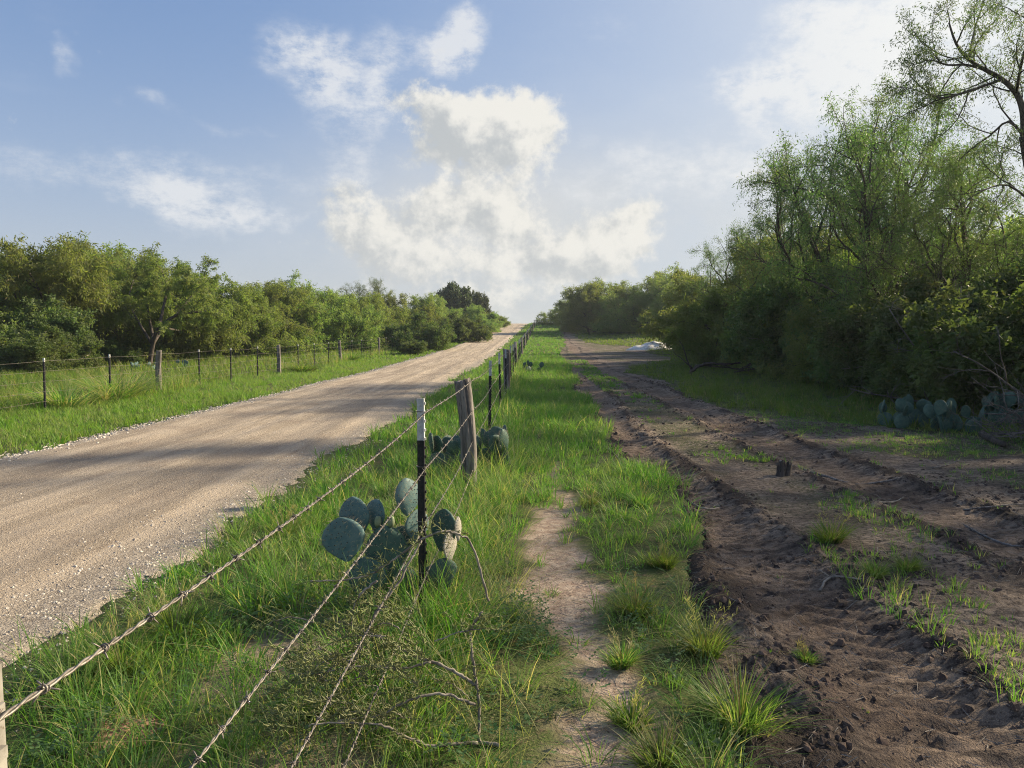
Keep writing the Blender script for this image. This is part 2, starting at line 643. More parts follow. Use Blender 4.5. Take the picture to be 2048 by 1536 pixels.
def mat_noise(name, c1, c2, scale=8, stretch=(1, 1, 1), rough=.85, metal=0.0, bstr=.4, bdist=.01, c3=None, spec=.3, world=False):
    m, b, bs = principled(name)
    if world:
        v = pos(b)
    else:
        v = b.new('ShaderNodeTexCoord').outputs['Object']
    v = b.vm('MULTIPLY', v, stretch)
    n = b.noise(v, scale, 5, .62)
    n2 = b.noise(v, scale * 5, 4, .6)
    c = b.mix(b.mapr(n, .35, .65), c1, c2)
    if c3:
        c = b.mix(b.mapr(n2, .56, .68, 0, .8), c, c3)
    b.link(c, bs.inputs['Base Color'])
    bs.inputs['Roughness'].default_value = rough
    bs.inputs['Metallic'].default_value = metal
    bs.inputs['Specular IOR Level'].default_value = spec
    bump(b, bs, b.m('ADD', n, b.m('MULTIPLY', n2, .5)), bstr, bdist)
    return m


mat_ground()
mat_track()
mat_road()
mat_leaf('grass_blade', (.070, .165, .036), (.170, .270, .048), (.36, .31, .16), .5)
mat_leaf('mesquite_leaf', (.105, .150, .048), (.195, .250, .075), (.2, .19, .06), .55)
mat_leaf('woodland_leaf', (.062, .115, .046), (.120, .188, .060), (.15, .15, .06), .42)
mat_leaf('oak_leaf', (.035, .050, .022), (.075, .095, .036), (.07, .08, .03), .3)
mat_leaf('shrub_leaf', (.060, .105, .046), (.135, .195, .060), (.14, .15, .04), .45)
mat_leaf('sprig_leaf', (.14, .18, .07), (.24, .27, .11), (.3, .28, .12), .35)
mat_leaf('weed_leaf', (.050, .115, .045), (.110, .195, .065), (.15, .15, .05), .4)
mat_noise('bark', (.045, .036, .030), (.105, .085, .070), 9, (1, 1, .25), .95, bdist=.02, c3=(.02, .017, .015))
mat_noise('pale_bark', (.17, .145, .12), (.34, .30, .25), 12, (1, 1, .4), .95, bdist=.01, c3=(.06, .05, .04))
mat_noise('grey_twig', (.085, .075, .066), (.18, .16, .14), 12, (1, 1, .4), .95, bdist=.01, c3=(.05, .043, .036))
mat_noise('weathered_wood', (.085, .075, .070), (.25, .225, .205), 16, (1, 1, .10), .95, bstr=.8, bdist=.02, c3=(.03, .026, .024))
mat_noise('post_paint', (.010, .011, .012), (.028, .029, .030), 20, rough=.55, bdist=.002, c3=(.06, .04, .025))
mat_noise('dull_paint', (.20, .185, .16), (.32, .30, .265), 22, rough=.7, bdist=.002, c3=(.14, .11, .08))
mat_noise('white_paint', (.42, .43, .42), (.60, .60, .58), 22, rough=.6, bdist=.002, c3=(.28, .25, .21))
mat_noise('galvanised_wire', (.13, .115, .10), (.29, .26, .225), 40, rough=.5, metal=.5, bdist=.001, c3=(.10, .07, .05), world=True)
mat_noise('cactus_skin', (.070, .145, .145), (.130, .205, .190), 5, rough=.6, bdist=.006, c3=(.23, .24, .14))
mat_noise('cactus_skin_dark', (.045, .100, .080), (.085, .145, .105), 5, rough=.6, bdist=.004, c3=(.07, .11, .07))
mat_noise('dead_pad', (.36, .33, .26), (.55, .52, .44), 16, rough=.9, bdist=.01, c3=(.2, .17, .12))
mat_noise('cactus_fruit_skin', (.17, .22, .12), (.26, .29, .17), 30, rough=.55, bdist=.002)
mat_noise('spine', (.34, .27, .16), (.50, .43, .30), 30, rough=.6)
mat_noise('areole', (.016, .020, .018), (.04, .034, .028), 60, rough=.9)
mat_noise('gravel_stone', (.30, .26, .22), (.58, .53, .46), 3.1, rough=.9, bdist=.004, c3=(.18, .15, .12), world=True)
mat_noise('dark_clod', (.045, .033, .028), (.13, .088, .066), 7, rough=.95, bdist=.01, c3=(.2, .14, .10), world=True)
mat_noise('white_caliche', (.55, .54, .52), (.78, .77, .74), 3, rough=.9, bdist=.03, c3=(.45, .42, .38))
mat_noise('ant_mound_soil', (.20, .11, .075), (.31, .19, .135), 30, rough=.95, bdist=.01, c3=(.14, .08, .06))


# ------------------------------------------------------------------ terrain
def sheet(name, xs, ys, hfun, mat, follow, attrs):
    Y, U = np.meshgrid(ys, xs, indexing='ij')
    X = U + shift(Y) if follow else U
    Z = hfun(X, Y)
    v = np.stack([X, Y, Z], -1).reshape(-1, 3)
    me = mesh_from(name, v, grid_faces(len(ys), len(xs)), None, [MATS[mat]])
    for k, f in attrs.items():
        add_attr(me, k, f(X, Y).ravel())
    o = link(me, name)
    tag(o, kind='structure')
    return o


def geo(a, b_, g, mn):
    r = [a]
    while r[-1] < b_:
        r.append(r[-1] + max(mn, r[-1] * g))
    return np.array(r)


xs_g = np.concatenate([-geo(34, 1800, .25, 4)[::-1], np.arange(-33, -12, .8), np.arange(-12, -7, .16), np.arange(-7, -3, .5), np.arange(-3, 2.0, .07),
                       np.arange(2.0, 13, .22), np.arange(13, 34, .8), geo(34, 1800, .25, 4)])
ys_g = np.concatenate([-geo(1, 300, .3, 1)[::-1], geo(0, 1.5, 0, .3)[:-1], geo(1.5, 230, .013, .035), geo(236, 2600, .2, 4)])
sheet('ground', xs_g, ys_g, ground_h, 'soil_and_turf', False, {'bare': bare_mask})
sheet('road', np.arange(ROAD_L - 1.0, ROAD_R + 1.01, .06), np.concatenate([np.arange(-40, 1, 1.0), geo(1.0, 230, .011, .04)]), road_h, 'caliche_road', True,
      {'across': lambda x, y: uof(x, y)})


def sand_attr(x, y):
    u = uof(x, y)
    r1, r2 = rut_centres(y)
    return smooth(.55, .2, np.abs(u - (r1 + r2) / 2)) * smooth(-.15, .25, fbm(x * .9, y * .9, 81, 3)) + .35 * smooth(.1, .3, fbm(x * 1.5, y * 1.5, 82, 3))


def rut_attr(x, y):
    u = uof(x, y)
    r1, r2 = rut_centres(y)
    return np.exp(-((u - r1) / .40) ** 4) + np.exp(-((u - r2) / .42) ** 4)


def spoil_attr(x, y):
    """dark turned earth thrown up along the ruts and at the rim of the track"""
    u = uof(x, y)
    r1, r2 = rut_centres(y)
    n = fbm(x * 1.4, y * 1.0, 84, 4)
    e_ = np.exp(-((np.abs(u - r1) - .52) / .13) ** 2) + np.exp(-((np.abs(u - r2) - .55) / .14) ** 2)
    rim = smooth(.98, .55, track_mask(x, y)) * smooth(2.3, 1.6, u) + .9 * smooth(1.75, 1.25, u) * smooth(8, 5, y)
    return np.clip(e_ * smooth(-.15, .15, n) + rim * 1.1 * smooth(-.25, .1, n), 0, 1)


def turf_attr(x, y):
    u = uof(x, y)
    return smooth(4.4, 5.2, u) * smooth(-.15, .15, fbm(x * .8, y * .8, 83, 3)) + smooth(.62, .35, np.abs(u - 2.75)) * smooth(5, 9, y) * .9 * smooth(-.25, .05, fbm(x * 1.2, y * .7, 85, 3))


sheet('dirt_track', np.concatenate([np.arange(.2, 5.2, .045), np.arange(5.2, 11.0, .10)]), np.concatenate([geo(1.4, 15, .0050, .02), geo(15.3, 195, .012, .02)]), track_h, 'churned_clay_soil', True,
      {'sand': sand_attr, 'turf': turf_attr, 'rut': rut_attr, 'spoil': spoil_attr})


def G(x, y):
    x = np.asarray(x, float)
    y = np.asarray(y, float)
    g = ground_h(x, y)
    return np.maximum(np.maximum(g, track_h(x, y)), road_h(x, y))


def gpt(x, y, dz=0.0):
    return Vector((x, y, float(G(x, y)) + dz))

# ------------------------------------------------------------------ fences
def post_mesh_steel(H, tip):
    """studded steel T post; returns meshes of the painted shaft and of the white tip"""
    out = []
    for (z0, z1, mat, nm) in ((-.35, H - tip, 'post_paint', 'steel_post'), (H - tip, H, 'white_paint', 'white_tip')):
        g = Bag()
        zc_, hz = (z0 + z1) / 2, (z1 - z0) / 2
        g.box((0.014, 0, zc_), (.0035, .019, hz))           # flange
        g.box((-.008, 0, zc_), (.0185, .0035, hz - .0004))  # stem
        z = math.ceil(max(z0, .02) / .053) * .053
        while z < z1 - .01:
            g.box((.0215, 0, z), (.0042, .010, .0075))      # studs
            z += .053
        out.append(g.mesh(nm, MATS[mat], False))
    return out


def post_mesh_wood(seed, H, r):
    rng = np.random.default_rng(seed)
    ns, nz = 40, 44
    th = np.arange(ns) / ns * 2 * math.pi
    zz = np.linspace(-.3, H, nz)
    bend = rng.normal(0, .018, 2)
    V = []
    for k, z in enumerate(zz):
        t = z / H
        rr = r * (1.05 - .10 * t + .10 * math.exp(-((z) / .12) ** 2))
        gr = .16 * (vnoise(th * 3.3 + seed, np.full(ns, z * 1.1), seed) - .5) + .20 * (vnoise(th * 7 + 3, np.full(ns, z * .7), seed + 3) - .5) \
            + .10 * (vnoise(th * 16, np.full(ns, z * 2.5), seed + 5) - .5)
        crack = .26 * np.exp(-((np.angle(np.exp(1j * (th - 4.1 - .22 * math.sin(z * 3))))) / .10) ** 2) + .16 * np.exp(-((np.angle(np.exp(1j * (th - 5.2 + .15 * z)))) / .07) ** 2)
        w = 1 - .11 * math.cos(2 * 0) * np.abs(np.cos(th))
        ra = rr * (w + gr - crack)
        x = ra * np.cos(th) + bend[0] * math.sin(3 * t)
        y = ra * np.sin(th) + bend[1] * math.sin(2.3 * t)
        zt = np.full(ns, z)
        if k == nz - 1:
            zt = z + .02 * (vnoise(th * 2.5, th * 0, seed + 9) - .5) + .018 * np.cos(th)
        V.append(np.stack([x, y, zt], -1))
    V = np.concatenate(V)
    q = []
    for k in range(nz - 1):
        for i in range(ns):
            j = (i + 1) % ns
            q.append((k * ns + i, k * ns + j, (k + 1) * ns + j, (k + 1) * ns + i))
    # ragged end grain: an inner ring and a centre
    top = V[-ns:]
    c = top.mean(0)
    inner = c + (top - c) * .5
    inner[:, 2] += rng.normal(-.012, .008, ns)
    n0 = len(V)
    V = np.concatenate([V, inner, [c + (0, 0, -.015)]])
    t = []
    for i in range(ns):
        j = (i + 1) % ns
        q.append((n0 - ns + i, n0 - ns + j, n0 + j, n0 + i))
        t.append((n0 + i, n0 + j, n0 + ns))
    return mesh_from('wooden_post', V, q, t, [MATS['weathered_wood']])


def barb_mesh():
    g = Bag()
    th = np.linspace(0, 4 * math.pi, 20)
    g.tube(np.stack([np.cos(th) * .0062, np.linspace(-.006, .006, 20), np.sin(th) * .0062], -1), .0016, 5)
    for (a, s) in ((.5, -1), (.5 + math.pi, -1), (2.2, 1), (2.2 + math.pi, 1)):
        d = np.array([math.cos(a), s * .45, math.sin(a)])
        d /= np.linalg.norm(d)
        p = np.array([0, s * .004, 0])
        g.tube([p, p + d * .016, p + d * .021], [.0017, .0014, .0003], 4)
    return g.mesh('barb', MATS['galvanised_wire'])


BARB = barb_mesh()


def fence(name, label, u0, posts, wires, near_to, y0, y1, barb_obj_to, barb_far_to, sagseed, thick):
    root = thing(name, gpt(u0, 10.0), label, 'fence')
    inv = root.matrix_basis.inverted() if False else Matrix.Translation(-Vector(root.location))
    L = Vector(root.location)

    def part(me, nm, M=None, parent=None):
        o = link(me, nm, parent or root)
        o.matrix_local = M if M is not None else Matrix.Identity(4)
        return o
    steel_cache = {}
    rng = random.Random(sagseed)
    wood_cache = []
    ypos = []
    for i, (y, kind, H) in enumerate(posts):
        du = rng.uniform(-.015, .015) if i > 3 else 0
        x = u0 + float(shift(y)) + du
        z = float(base(x, y))
        ypos.append(y)
        tilt = Matrix.Rotation(rng.uniform(-.02, .02), 4, 'X') @ Matrix.Rotation(rng.uniform(-.02, .02), 4, 'Y')
        if kind == 'T':
            key = round(H, 2)
            if key not in steel_cache:
                steel_cache[key] = post_mesh_steel(H, .25 if u0 > -5 else .08)
            a, b_ = steel_cache[key]
            M = Matrix.Translation(Vector((x - .02, y, z)) - L) @ tilt
            p = part(a, 'steel_post', M)
            if y < 1 and u0 > -5:
                b_ = b_.copy()
                b_.materials[0] = MATS['dull_paint']
            part(b_, 'white_tip' if not (y < 1 and u0 > -5) else 'post_tip', None, p)
            if y < 22 and u0 > -5:
                for h in wires:
                    if h < H:
                        g = Bag()
                        th = np.linspace(0, 2 * math.pi, 12)
                        g.tube(np.stack([np.cos(th) * .030 - .004, np.sin(th) * .024, h + .006 * np.sin(th * .5)], -1), .0022, 5)
                        part(g.mesh('wire_clip', MATS['galvanised_wire']), 'wire_clip', None, p)
        else:
            if y < 12 and u0 > -5:
                me = post_mesh_wood(3, H, .092)
                tilt = Matrix.Rotation(R(-3.0), 4, 'Y') @ Matrix.Rotation(R(1.0), 4, 'X')
            else:
                if len(wood_cache) < 4:
                    wood_cache.append(post_mesh_wood(20 + len(wood_cache) + sagseed, 1.25, .085))
                me = wood_cache[i % len(wood_cache)]
                tilt = Matrix.Rotation(rng.uniform(-.05, .05), 4, 'X') @ Matrix.Rotation(rng.uniform(-.05, .05), 4, 'Y') @ Matrix.Rotation(rng.uniform(0, 6), 4, 'Z')
            part(me, 'wooden_post', Matrix.Translation(Vector((x - .05, y, z)) - L) @ tilt)
    ypos = np.array(sorted(ypos))
    for wi, h in enumerate(wires):
        def path(y):
            y = np.asarray(y, float)
            x = u0 + shift(y) + .006
            k = np.clip(np.searchsorted(ypos, y) - 1, 0, len(ypos) - 2)
            t = np.clip((y - ypos[k]) / (ypos[k + 1] - ypos[k]), 0, 1)
            sag = .022 * (1 + .6 * np.sin(k * 2.3 + wi)) * 4 * t * (1 - t)
            zz = base(u0 + shift(y), y) + h - sag
            return np.stack([x, y, zz], -1) - np.array(L)
        g = Bag()
        if near_to > y0:
            yy = np.linspace(y0, near_to, int((near_to - y0) / .0085))
            c = path(yy)
            for ph in (0, math.pi):
                a = yy * 2 * math.pi / .075 + ph + wi
                off = np.stack([np.cos(a), np.zeros_like(a), np.sin(a)], -1) * thick * .95
                g.tube(c + off, thick, 6)
            yf = near_to
        else:
            yf = y0
        yy = np.concatenate([np.arange(yf, 60, .5), np.arange(60, y1, 3.0)])
        g.tube(path(yy), thick * 1.35, 5)
        w = part(g.mesh('wire', MATS['galvanised_wire']), 'wire')
        y = max(y0 + .1, .55) + .04 * wi
        k = 0
        while y < barb_obj_to:
            o = part(BARB, 'barb', Matrix.Translation(Vector(path([y])[0])) @ Matrix.Rotation(k * 1.9 + wi, 4, 'Y') @ Matrix.Scale(.9, 4), w)
            k += 1
            y += .125 + .012 * math.sin(k * 5.1)
        if barb_far_to > barb_obj_to:
            g = Bag()
            ys_ = np.arange(max(y, barb_obj_to), barb_far_to, .13)
            pp = path(ys_)
            for k in range(len(ys_)):
                a = k * 1.9
                for s in (-1, 1):
                    dd = np.array([math.cos(a), .5, math.sin(a)]) * s * .02
                    g.tube([pp[k] - dd * .2, pp[k] + dd], [.0024, .0012], 3)
            o = part(g.mesh('barb', MATS['galvanised_wire']), 'barb', None, w)
            tag(o, kind='stuff')
    return root


near_posts = [(0.862, 'T', 1.27), (4.43, 'T', 1.30), (8.17, 'W', 1.22), (12.2, 'T', 1.30), (16.6, 'T', 1.29), (20.6, 'T', 1.30), (21.6, 'W', 1.25), (22.6, 'W', 1.25)]
y = 26.0
k = 0
while y < 172:
    near_posts.append((y, 'W' if k % 4 == 3 else 'T', 1.25 if k % 4 == 3 else 1.30))
    y += 4.0
    k += 1
near_posts.insert(0, (-3.0, 'T', 1.3))
fence('barbed_wire_fence', 'near barbed wire fence with white tipped steel posts between road and dirt track', -0.62, near_posts, [1.22, .89, .56, .25],
      7.0, -3.0, 172, 5.0, 18, 1, .0020)
far_posts = []
y = 21.9 - 2.65 * 4
k = 0
while y < 170:
    far_posts.append((y, 'W' if k % 4 == 0 else 'T', 1.25 if k % 4 == 0 else 1.22))
    y += 2.65
    k += 1
fence('pasture_fence', 'wire fence with weathered wooden and steel posts on far side of the gravel road', -10.9, far_posts, [1.16, .93, .70, .47, .25],
      -5, 9.0, 169, 0, 0, 2, .0021)

# ------------------------------------------------------------------ trees
UP = Vector((0, 0, 1))


def rot_axis(d, ang, roll):
    a = d.cross(UP)
    if a.length < .05:
        a = Vector((1, 0, 0))
    a.normalize()
    a = Matrix.Rotation(roll, 3, d) @ a
    return (Matrix.Rotation(ang, 3, a) @ d).normalized()


class Tree:
    def __init__(s, seed, P):
        s.r = random.Random(seed)
        s.n = np.random.default_rng(seed)
        s.P = P
        s.br = []      # (points, radii, level)
        s.tw = []      # polylines that carry leaves

    def grow(s, p, d, L, r, lvl):
        P, rg = s.P, s.r
        n = P['seg'][lvl]
        w = P['wander'][lvl]
        tr = P['trop'][lvl]
        pts = [p.copy()]
        dirs = [d.copy()]
        st = L / n
        for i in range(n):
            d = d + Vector((rg.gauss(0, w), rg.gauss(0, w), rg.gauss(0, w))) + UP * (tr / n)
            d.normalize()
            p = p + d * st
            if p.z < .15:
                p.z = .15
                d.z = abs(d.z) * .5
            pts.append(p.copy())
            dirs.append(d.copy())
        end = P['taper'][lvl]
        rad = [r * (1 - (1 - end) * i / n) for i in range(n + 1)]
        s.br.append((pts, rad, lvl))
        s.kids(pts, dirs, rad, L, lvl)

    def kids(s, pts, dirs, rad, L, lvl, cnt=None, t0=None):
        P, rg = s.P, s.r
        n = len(pts) - 1
        if lvl >= P['leaf']:
            s.tw.append(pts)
        if lvl >= P['max']:
            return
        k = cnt or P['kids'][lvl]
        t0 = P['t0'][lvl] if t0 is None else t0
        roll = rg.uniform(0, 6.28)
        for i in range(k):
            t = t0 + (1 - t0) * (i + rg.uniform(.1, .9)) / k
            f = min(t * n, n - 1e-4)
            j = int(f)
            q = pts[j].lerp(pts[j + 1], f - j)
            rr = rad[j] + (rad[j + 1] - rad[j]) * (f - j)
            roll += 2.4 + rg.uniform(-.5, .5)
            dd = rot_axis(dirs[min(j + 1, n)], R(P['ang'][lvl] + rg.gauss(0, 10)), roll)
            s.grow(q, dd, P['len'][lvl + 1] * rg.uniform(.65, 1.25) * (1.12 - .45 * t), min(rr * .72, P['rad'][lvl + 1] * rg.uniform(.8, 1.2)), lvl + 1)

    def wood(s, mat, name='trunk'):
        g = Bag()
        for pts, rad, lvl in s.br:
            if lvl > s.P.get('woodmax', 9):
                continue
            g.tube([tuple(p) for p in pts], rad, (9, 6, 5, 3, 3)[min(lvl, 4)], cap=(lvl < 2))
        return g.mesh(name, MATS[mat])

    def leaves(s, mat, name='crown'):
        P, rn = s.P, s.n
        A, D = [], []
        for pts in s.tw:
            a = np.array([tuple(p) for p in pts])
            A.append(a)
        per = P['nleaf']
        seg0 = np.concatenate([a[:-1] for a in A])
        seg1 = np.concatenate([a[1:] for a in A])
        idx = np.repeat(np.arange(len(A)), [len(a) - 1 for a in A])
        n = len(A) * per
        k = rn.integers(0, len(seg0), n)
        t = rn.random(n)[:, None]
        d = seg1[k] - seg0[k]
        d /= np.linalg.norm(d, axis=1)[:, None] + 1e-9
        p = seg0[k] + (seg1[k] - seg0[k]) * t + rn.normal(0, P['scat'], (n, 3))
        dir_ = d * P['along'] + rn.normal(0, P['rand'], (n, 3)) + np.array([0, 0, -P['droop']])
        dir_ /= np.linalg.norm(dir_, axis=1)[:, None]
        w = np.cross(dir_, rn.normal(0, 1, (n, 3)))
        w /= np.linalg.norm(w, axis=1)[:, None] + 1e-9
        ln = P['ll'] * rn.uniform(.6, 1.3, n)[:, None]
        wd = P['lw'] * rn.uniform(.7, 1.3, n)[:, None] * .5
        bend = np.cross(dir_, w) * ln * rn.normal(0, .12, (n, 1))
        v = np.stack([p, p + dir_ * ln * .45 + w * wd + bend, p + dir_ * ln, p + dir_ * ln * .45 - w * wd + bend], 1)
        v[:, :, 2] = np.maximum(v[:, :, 2], .02)
        q = np.arange(n * 4).reshape(-1, 4)
        me = mesh_from(name, v.reshape(-1, 3), q, None, [MATS[mat]], False)
        tw = rn.random(len(A))
        tint = .15 + .35 * tw[idx[k]] + .35 * rn.random(n)
        dry = rn.random(n) < .02
        tint[dry] = 1.0
        add_attr(me, 'tint', np.repeat(np.clip(tint, 0, 1), 4))
        return me

    def stems(s, n, ang, L, r, spread=.15):
        for i in range(n):
            a = s.r.uniform(0, 6.28) if n == 1 else i / n * 6.283 + s.r.uniform(-.4, .4)
            th = R(s.r.uniform(ang * .5, ang * 1.2))
            d = Vector((math.cos(a) * math.sin(th), math.sin(a) * math.sin(th), math.cos(th)))
            p = Vector((math.cos(a) * spread * s.r.random(), math.sin(a) * spread * s.r.random(), -.1))
            s.grow(p, d, L * s.r.uniform(.8, 1.15), r * s.r.uniform(.75, 1.1), 0)


MESQ = dict(seg=(8, 7, 6, 4), wander=(.13, .16, .17, .16), trop=(.15, .10, -.15, -.75), taper=(.45, .35, .35, .3), kids=(9, 7, 6), t0=(.22, .15, .12),
            ang=(52, 48, 48), len=(2.6, 1.75, .95, .50), rad=(.09, .042, .016, .006), leaf=2, max=3, nleaf=55, scat=.055, along=.35, rand=.55, droop=.42,
            ll=.125, lw=.029, woodmax=2)
AIRY = dict(seg=(9, 8, 7, 5), wander=(.10, .15, .18, .17), trop=(.35, .35, .08, -.35), taper=(.45, .3, .3, .3), kids=(9, 6, 6), t0=(.28, .3, .25),
            ang=(45, 45, 48), len=(5.2, 2.9, 1.35, .62), rad=(.14, .055, .018, .006), leaf=2, max=3, nleaf=36, scat=.07, along=.3, rand=.6, droop=.45,
            ll=.092, lw=.021, woodmax=3)
SHRUB = dict(seg=(6, 5, 4, 3), wander=(.16, .2, .2, .2), trop=(.1, .1, .05, -.2), taper=(.4, .35, .3, .3), kids=(8, 6, 5), t0=(.12, .12, .1),
             ang=(48, 50, 50), len=(1.7, .85, .45, .25), rad=(.03, .014, .007, .004), leaf=2, max=3, nleaf=24, scat=.04, along=.3, rand=.7, droop=.1,
             ll=.085, lw=.040, woodmax=2)
OAK = dict(seg=(6, 6, 5, 4), wander=(.10, .2, .22, .2), trop=(.2, .2, .15, .05), taper=(.6, .35, .3, .3), kids=(11, 7, 6), t0=(.35, .2, .15),
           ang=(55, 48, 50), len=(3.4, 3.0, 1.4, .7), rad=(.24, .10, .035, .012), leaf=2, max=3, nleaf=36, scat=.10, along=.3, rand=.8, droop=0,
           ll=.20, lw=.14, woodmax=3)


def build_kind(kind, seed):
    if kind == 'mesq':
        t = Tree(seed, MESQ)
        t.stems(3, 40, 2.6, .09)
        return t.wood('bark'), t.leaves('mesquite_leaf')
    if kind == 'airy':
        t = Tree(seed, AIRY)
        t.stems(2, 24, 5.0, .13)
        return t.wood('bark'), t.leaves('woodland_leaf')
    if kind == 'shrub':
        t = Tree(seed, SHRUB)
        t.stems(8, 42, 1.7, .03, .3)
        return t.wood('pale_bark'), t.leaves('shrub_leaf')
    if kind == 'oak':
        t = Tree(seed, OAK)
        t.stems(2, 14, 3.4, .24)
        return t.wood('bark'), t.leaves('oak_leaf')


KIND_CACHE = {}


def kind_mesh(kind, seed):
    if (kind, seed) not in KIND_CACHE:
        a, b_ = build_kind(kind, seed)
        co = np.empty(len(b_.vertices) * 3, np.float32)
        b_.vertices.foreach_get('co', co)
        co = co.reshape(-1, 3)
        KIND_CACHE[(kind, seed)] = (a, b_, float(np.percentile(co[:, 2], 98.0 if kind == 'airy' else 99.7)))
    return KIND_CACHE[(kind, seed)]


trng = random.Random(7)


def plant(kind, seed, name, x, y, height, label, cat='tree', group=None, rz=None, sx=1.0):
    seed = {4: 1, 5: 2, 14: 12, 34: 31}.get(seed, seed)
    wood, crown, h0 = kind_mesh(kind, seed)
    o = thing(name, gpt(x, y), label, cat, group, trng.uniform(0, 6.28) if rz is None else rz)
    s = height / h0
    o.scale = (s * sx, s * sx, s)
    link(wood, 'stem' if cat == 'shrub' else 'trunk', o)
    link(crown, 'foliage' if cat == 'shrub' else 'crown', o)
    return o


def plant_px(kind, seed, name, px, ytop, d, label, cat='tree', group=None, rz=None, sx=1.0):
    p = at(px, ytop, d)
    h = p.z - float(base(p.x, p.y))
    return plant(kind, seed, name, p.x, p.y, h, label, cat, group, rz, sx)


# --- row behind the far fence (left)
LG = 'mesquites in the front rank of the left roadside row'
left_row = [
    ('mesq', 1, -70, 492, 36, 'bushy mesquite cut off by the left edge behind the wire fence'),
    ('mesq', 2, 40, 486, 38, 'tall bushy mesquite at far left behind the lime green bush'),
    ('mesq', 3, 140, 498, 41, 'dark bushy mesquite second from the left edge of the row'),
    ('mesq', 4, 225, 505, 44, 'bushy mesquite third from the left edge, just left of the arching trunk'),
    ('mesq', 1, 462, 566, 50, 'low pale green mesquite right of the arching trunk tree'),
    ('mesq', 2, 528, 566, 55, 'bushy mesquite behind the second wooden post of the far fence'),
    ('mesq', 3, 600, 560, 60, 'rounded mesquite between second and third wooden posts of the far fence'),
    ('mesq', 4, 668, 588, 65, 'pale mesquite right behind the third wooden post of the far fence'),
    ('mesq', 5, 722, 592, 70, 'mesquite left of the thin tall tree in the far row'),
    ('airy', 11, 742, 563, 86, 'thin taller tree with a small crown rising above the left row'),
    ('mesq', 1, 790, 588, 80, 'mesquite right of the thin tall tree in the left row'),
    ('mesq', 2, 835, 592, 92, 'mesquite behind the dark roadside bush'),
    ('mesq', 3, 872, 596, 102, 'mesquite just left of the dark oak'),
    ('oak', 21, 908, 570, 122, 'taller dark round oak above the far end of the left row'),
    ('oak', 21, 950, 588, 128, 'smaller dark oak right of the tallest oak'),
    ('mesq', 4, 965, 612, 112, 'pale mesquite below the smaller dark oak'),
    ('mesq', 5, 985, 622, 132, 'far mesquite third from the right end of the left row'),
    ('mesq', 1, 1000, 634, 146, 'far small mesquite next to the right end of the left row'),
    ('mesq', 2, 1012, 640, 158, 'farthest small mesquite where the left row meets the crest'),
]
for (k, sdx, px, yt, d, lab) in left_row:
    plant_px(k, sdx, 'oak_tree' if k == 'oak' else 'mesquite_tree', px, yt, d, lab, 'tree', LG, None, .72 if k == 'oak' else 1.0)
for (px, yt, d, sdx) in [(-30, 500, 50, 3), (85, 496, 52, 1), (190, 505, 54, 2), (290, 512, 54, 3), (420, 552, 58, 4), (490, 572, 66, 5), (570, 576, 70, 1), (640, 585, 76, 2), (700, 596, 82, 3), (770, 600, 92, 4), (930, 606, 124, 5)]:
    plant_px('mesq', sdx, 'mesquite_tree', px, yt, d, 'mesquite half hidden in the second rank behind the left roadside row', 'tree', 'second rank of the left row')
for (k, sdx, px, yt, d, lab, sx) in [
    ('shrub', 31, 62, 655, 31, 'lime green rounded bush at far left behind the wire fence', 1.25),
    ('shrub', 32, -10, 600, 33, 'leafy bush at the left edge behind the lime green bush', 1.1),
    ('shrub', 33, 842, 628, 62, 'dark round bush at the far fence below the thin tall tree', 1.2),
    ('shrub', 31, 918, 628, 80, 'bright green round bush at the far fence below the oak', 1.2),
    ('shrub', 32, 822, 682, 55, 'low dark shrub grown through the far fence', 1.6),
    ('shrub', 34, 180, 672, 41, 'dark undergrowth shrub left of the arching trunk', 1.4),
    ('shrub', 33, 258, 676, 42, 'dark undergrowth shrub under the arching trunk tree', 1.4),
    ('shrub', 34, 440, 680, 50, 'undergrowth shrub right of the arching trunk tree', 1.5)]:
    plant_px(k, sdx, 'roadside_shrub', px, yt, d, lab, 'shrub', 'shrubs along the far fence', None, sx)

# --- wood on the right of the track
RG = 'trees of the wood right of the track'
right_trees = [
    ('airy', 13, 1690, 225, 27, 'tall feathery mesquite with sunlit top left of the tallest right hand tree', .8),
    ('airy', 13, 1745, 215, 24.5, 'feathery mesquite with a bare twig tip against the bright sky', .8),
    ('airy', 11, 1632, 312, 31, 'feathery mesquite at the left shoulder of the tall right hand wood', .75),
    ('airy', 11, 1860, 330, 21.5, 'feathery mesquite between the bare twig tip and the tall dark trunk', .95),
    ('airy', 13, 1945, 400, 19.5, 'low feathery mesquite just left of the tall dark trunk', .95),
    ('airy', 12, 1575, 430, 36, 'mesquite behind the fallen branch at the step of the wood', .85),
    ('airy', 11, 1500, 460, 44, 'dense mesquite at the left end of the near wood', .85),
    ('airy', 12, 1440, 500, 53, 'leaning mesquite with arching bare branches beside the clearing', .85),
]
for (k, sdx, px, yt, d, lab, sx) in right_trees:
    plant_px(k, sdx, 'mesquite_tree', px, yt, d, lab, 'tree', RG, None, sx)
for (k, px, yt, d, sdx) in [('mesq', 1510, 500, 58, 1), ('mesq', 1590, 480, 42, 2), ('mesq', 1690, 480, 36, 3), ('mesq', 1800, 470, 31, 4), ('mesq', 1900, 470, 28, 5),
                            ('mesq', 2010, 480, 25, 1), ('mesq', 2110, 450, 23, 2), ('mesq', 1640, 510, 31, 4), ('mesq', 1760, 500, 27, 1), ('mesq', 1870, 510, 23.5, 3), ('mesq', 1540, 520, 37, 5)]:
    plant_px(k, sdx, 'mesquite_tree', px, yt, d, 'mesquite half hidden deeper in the wood right of the track', 'tree', 'inner trees of the right hand wood')
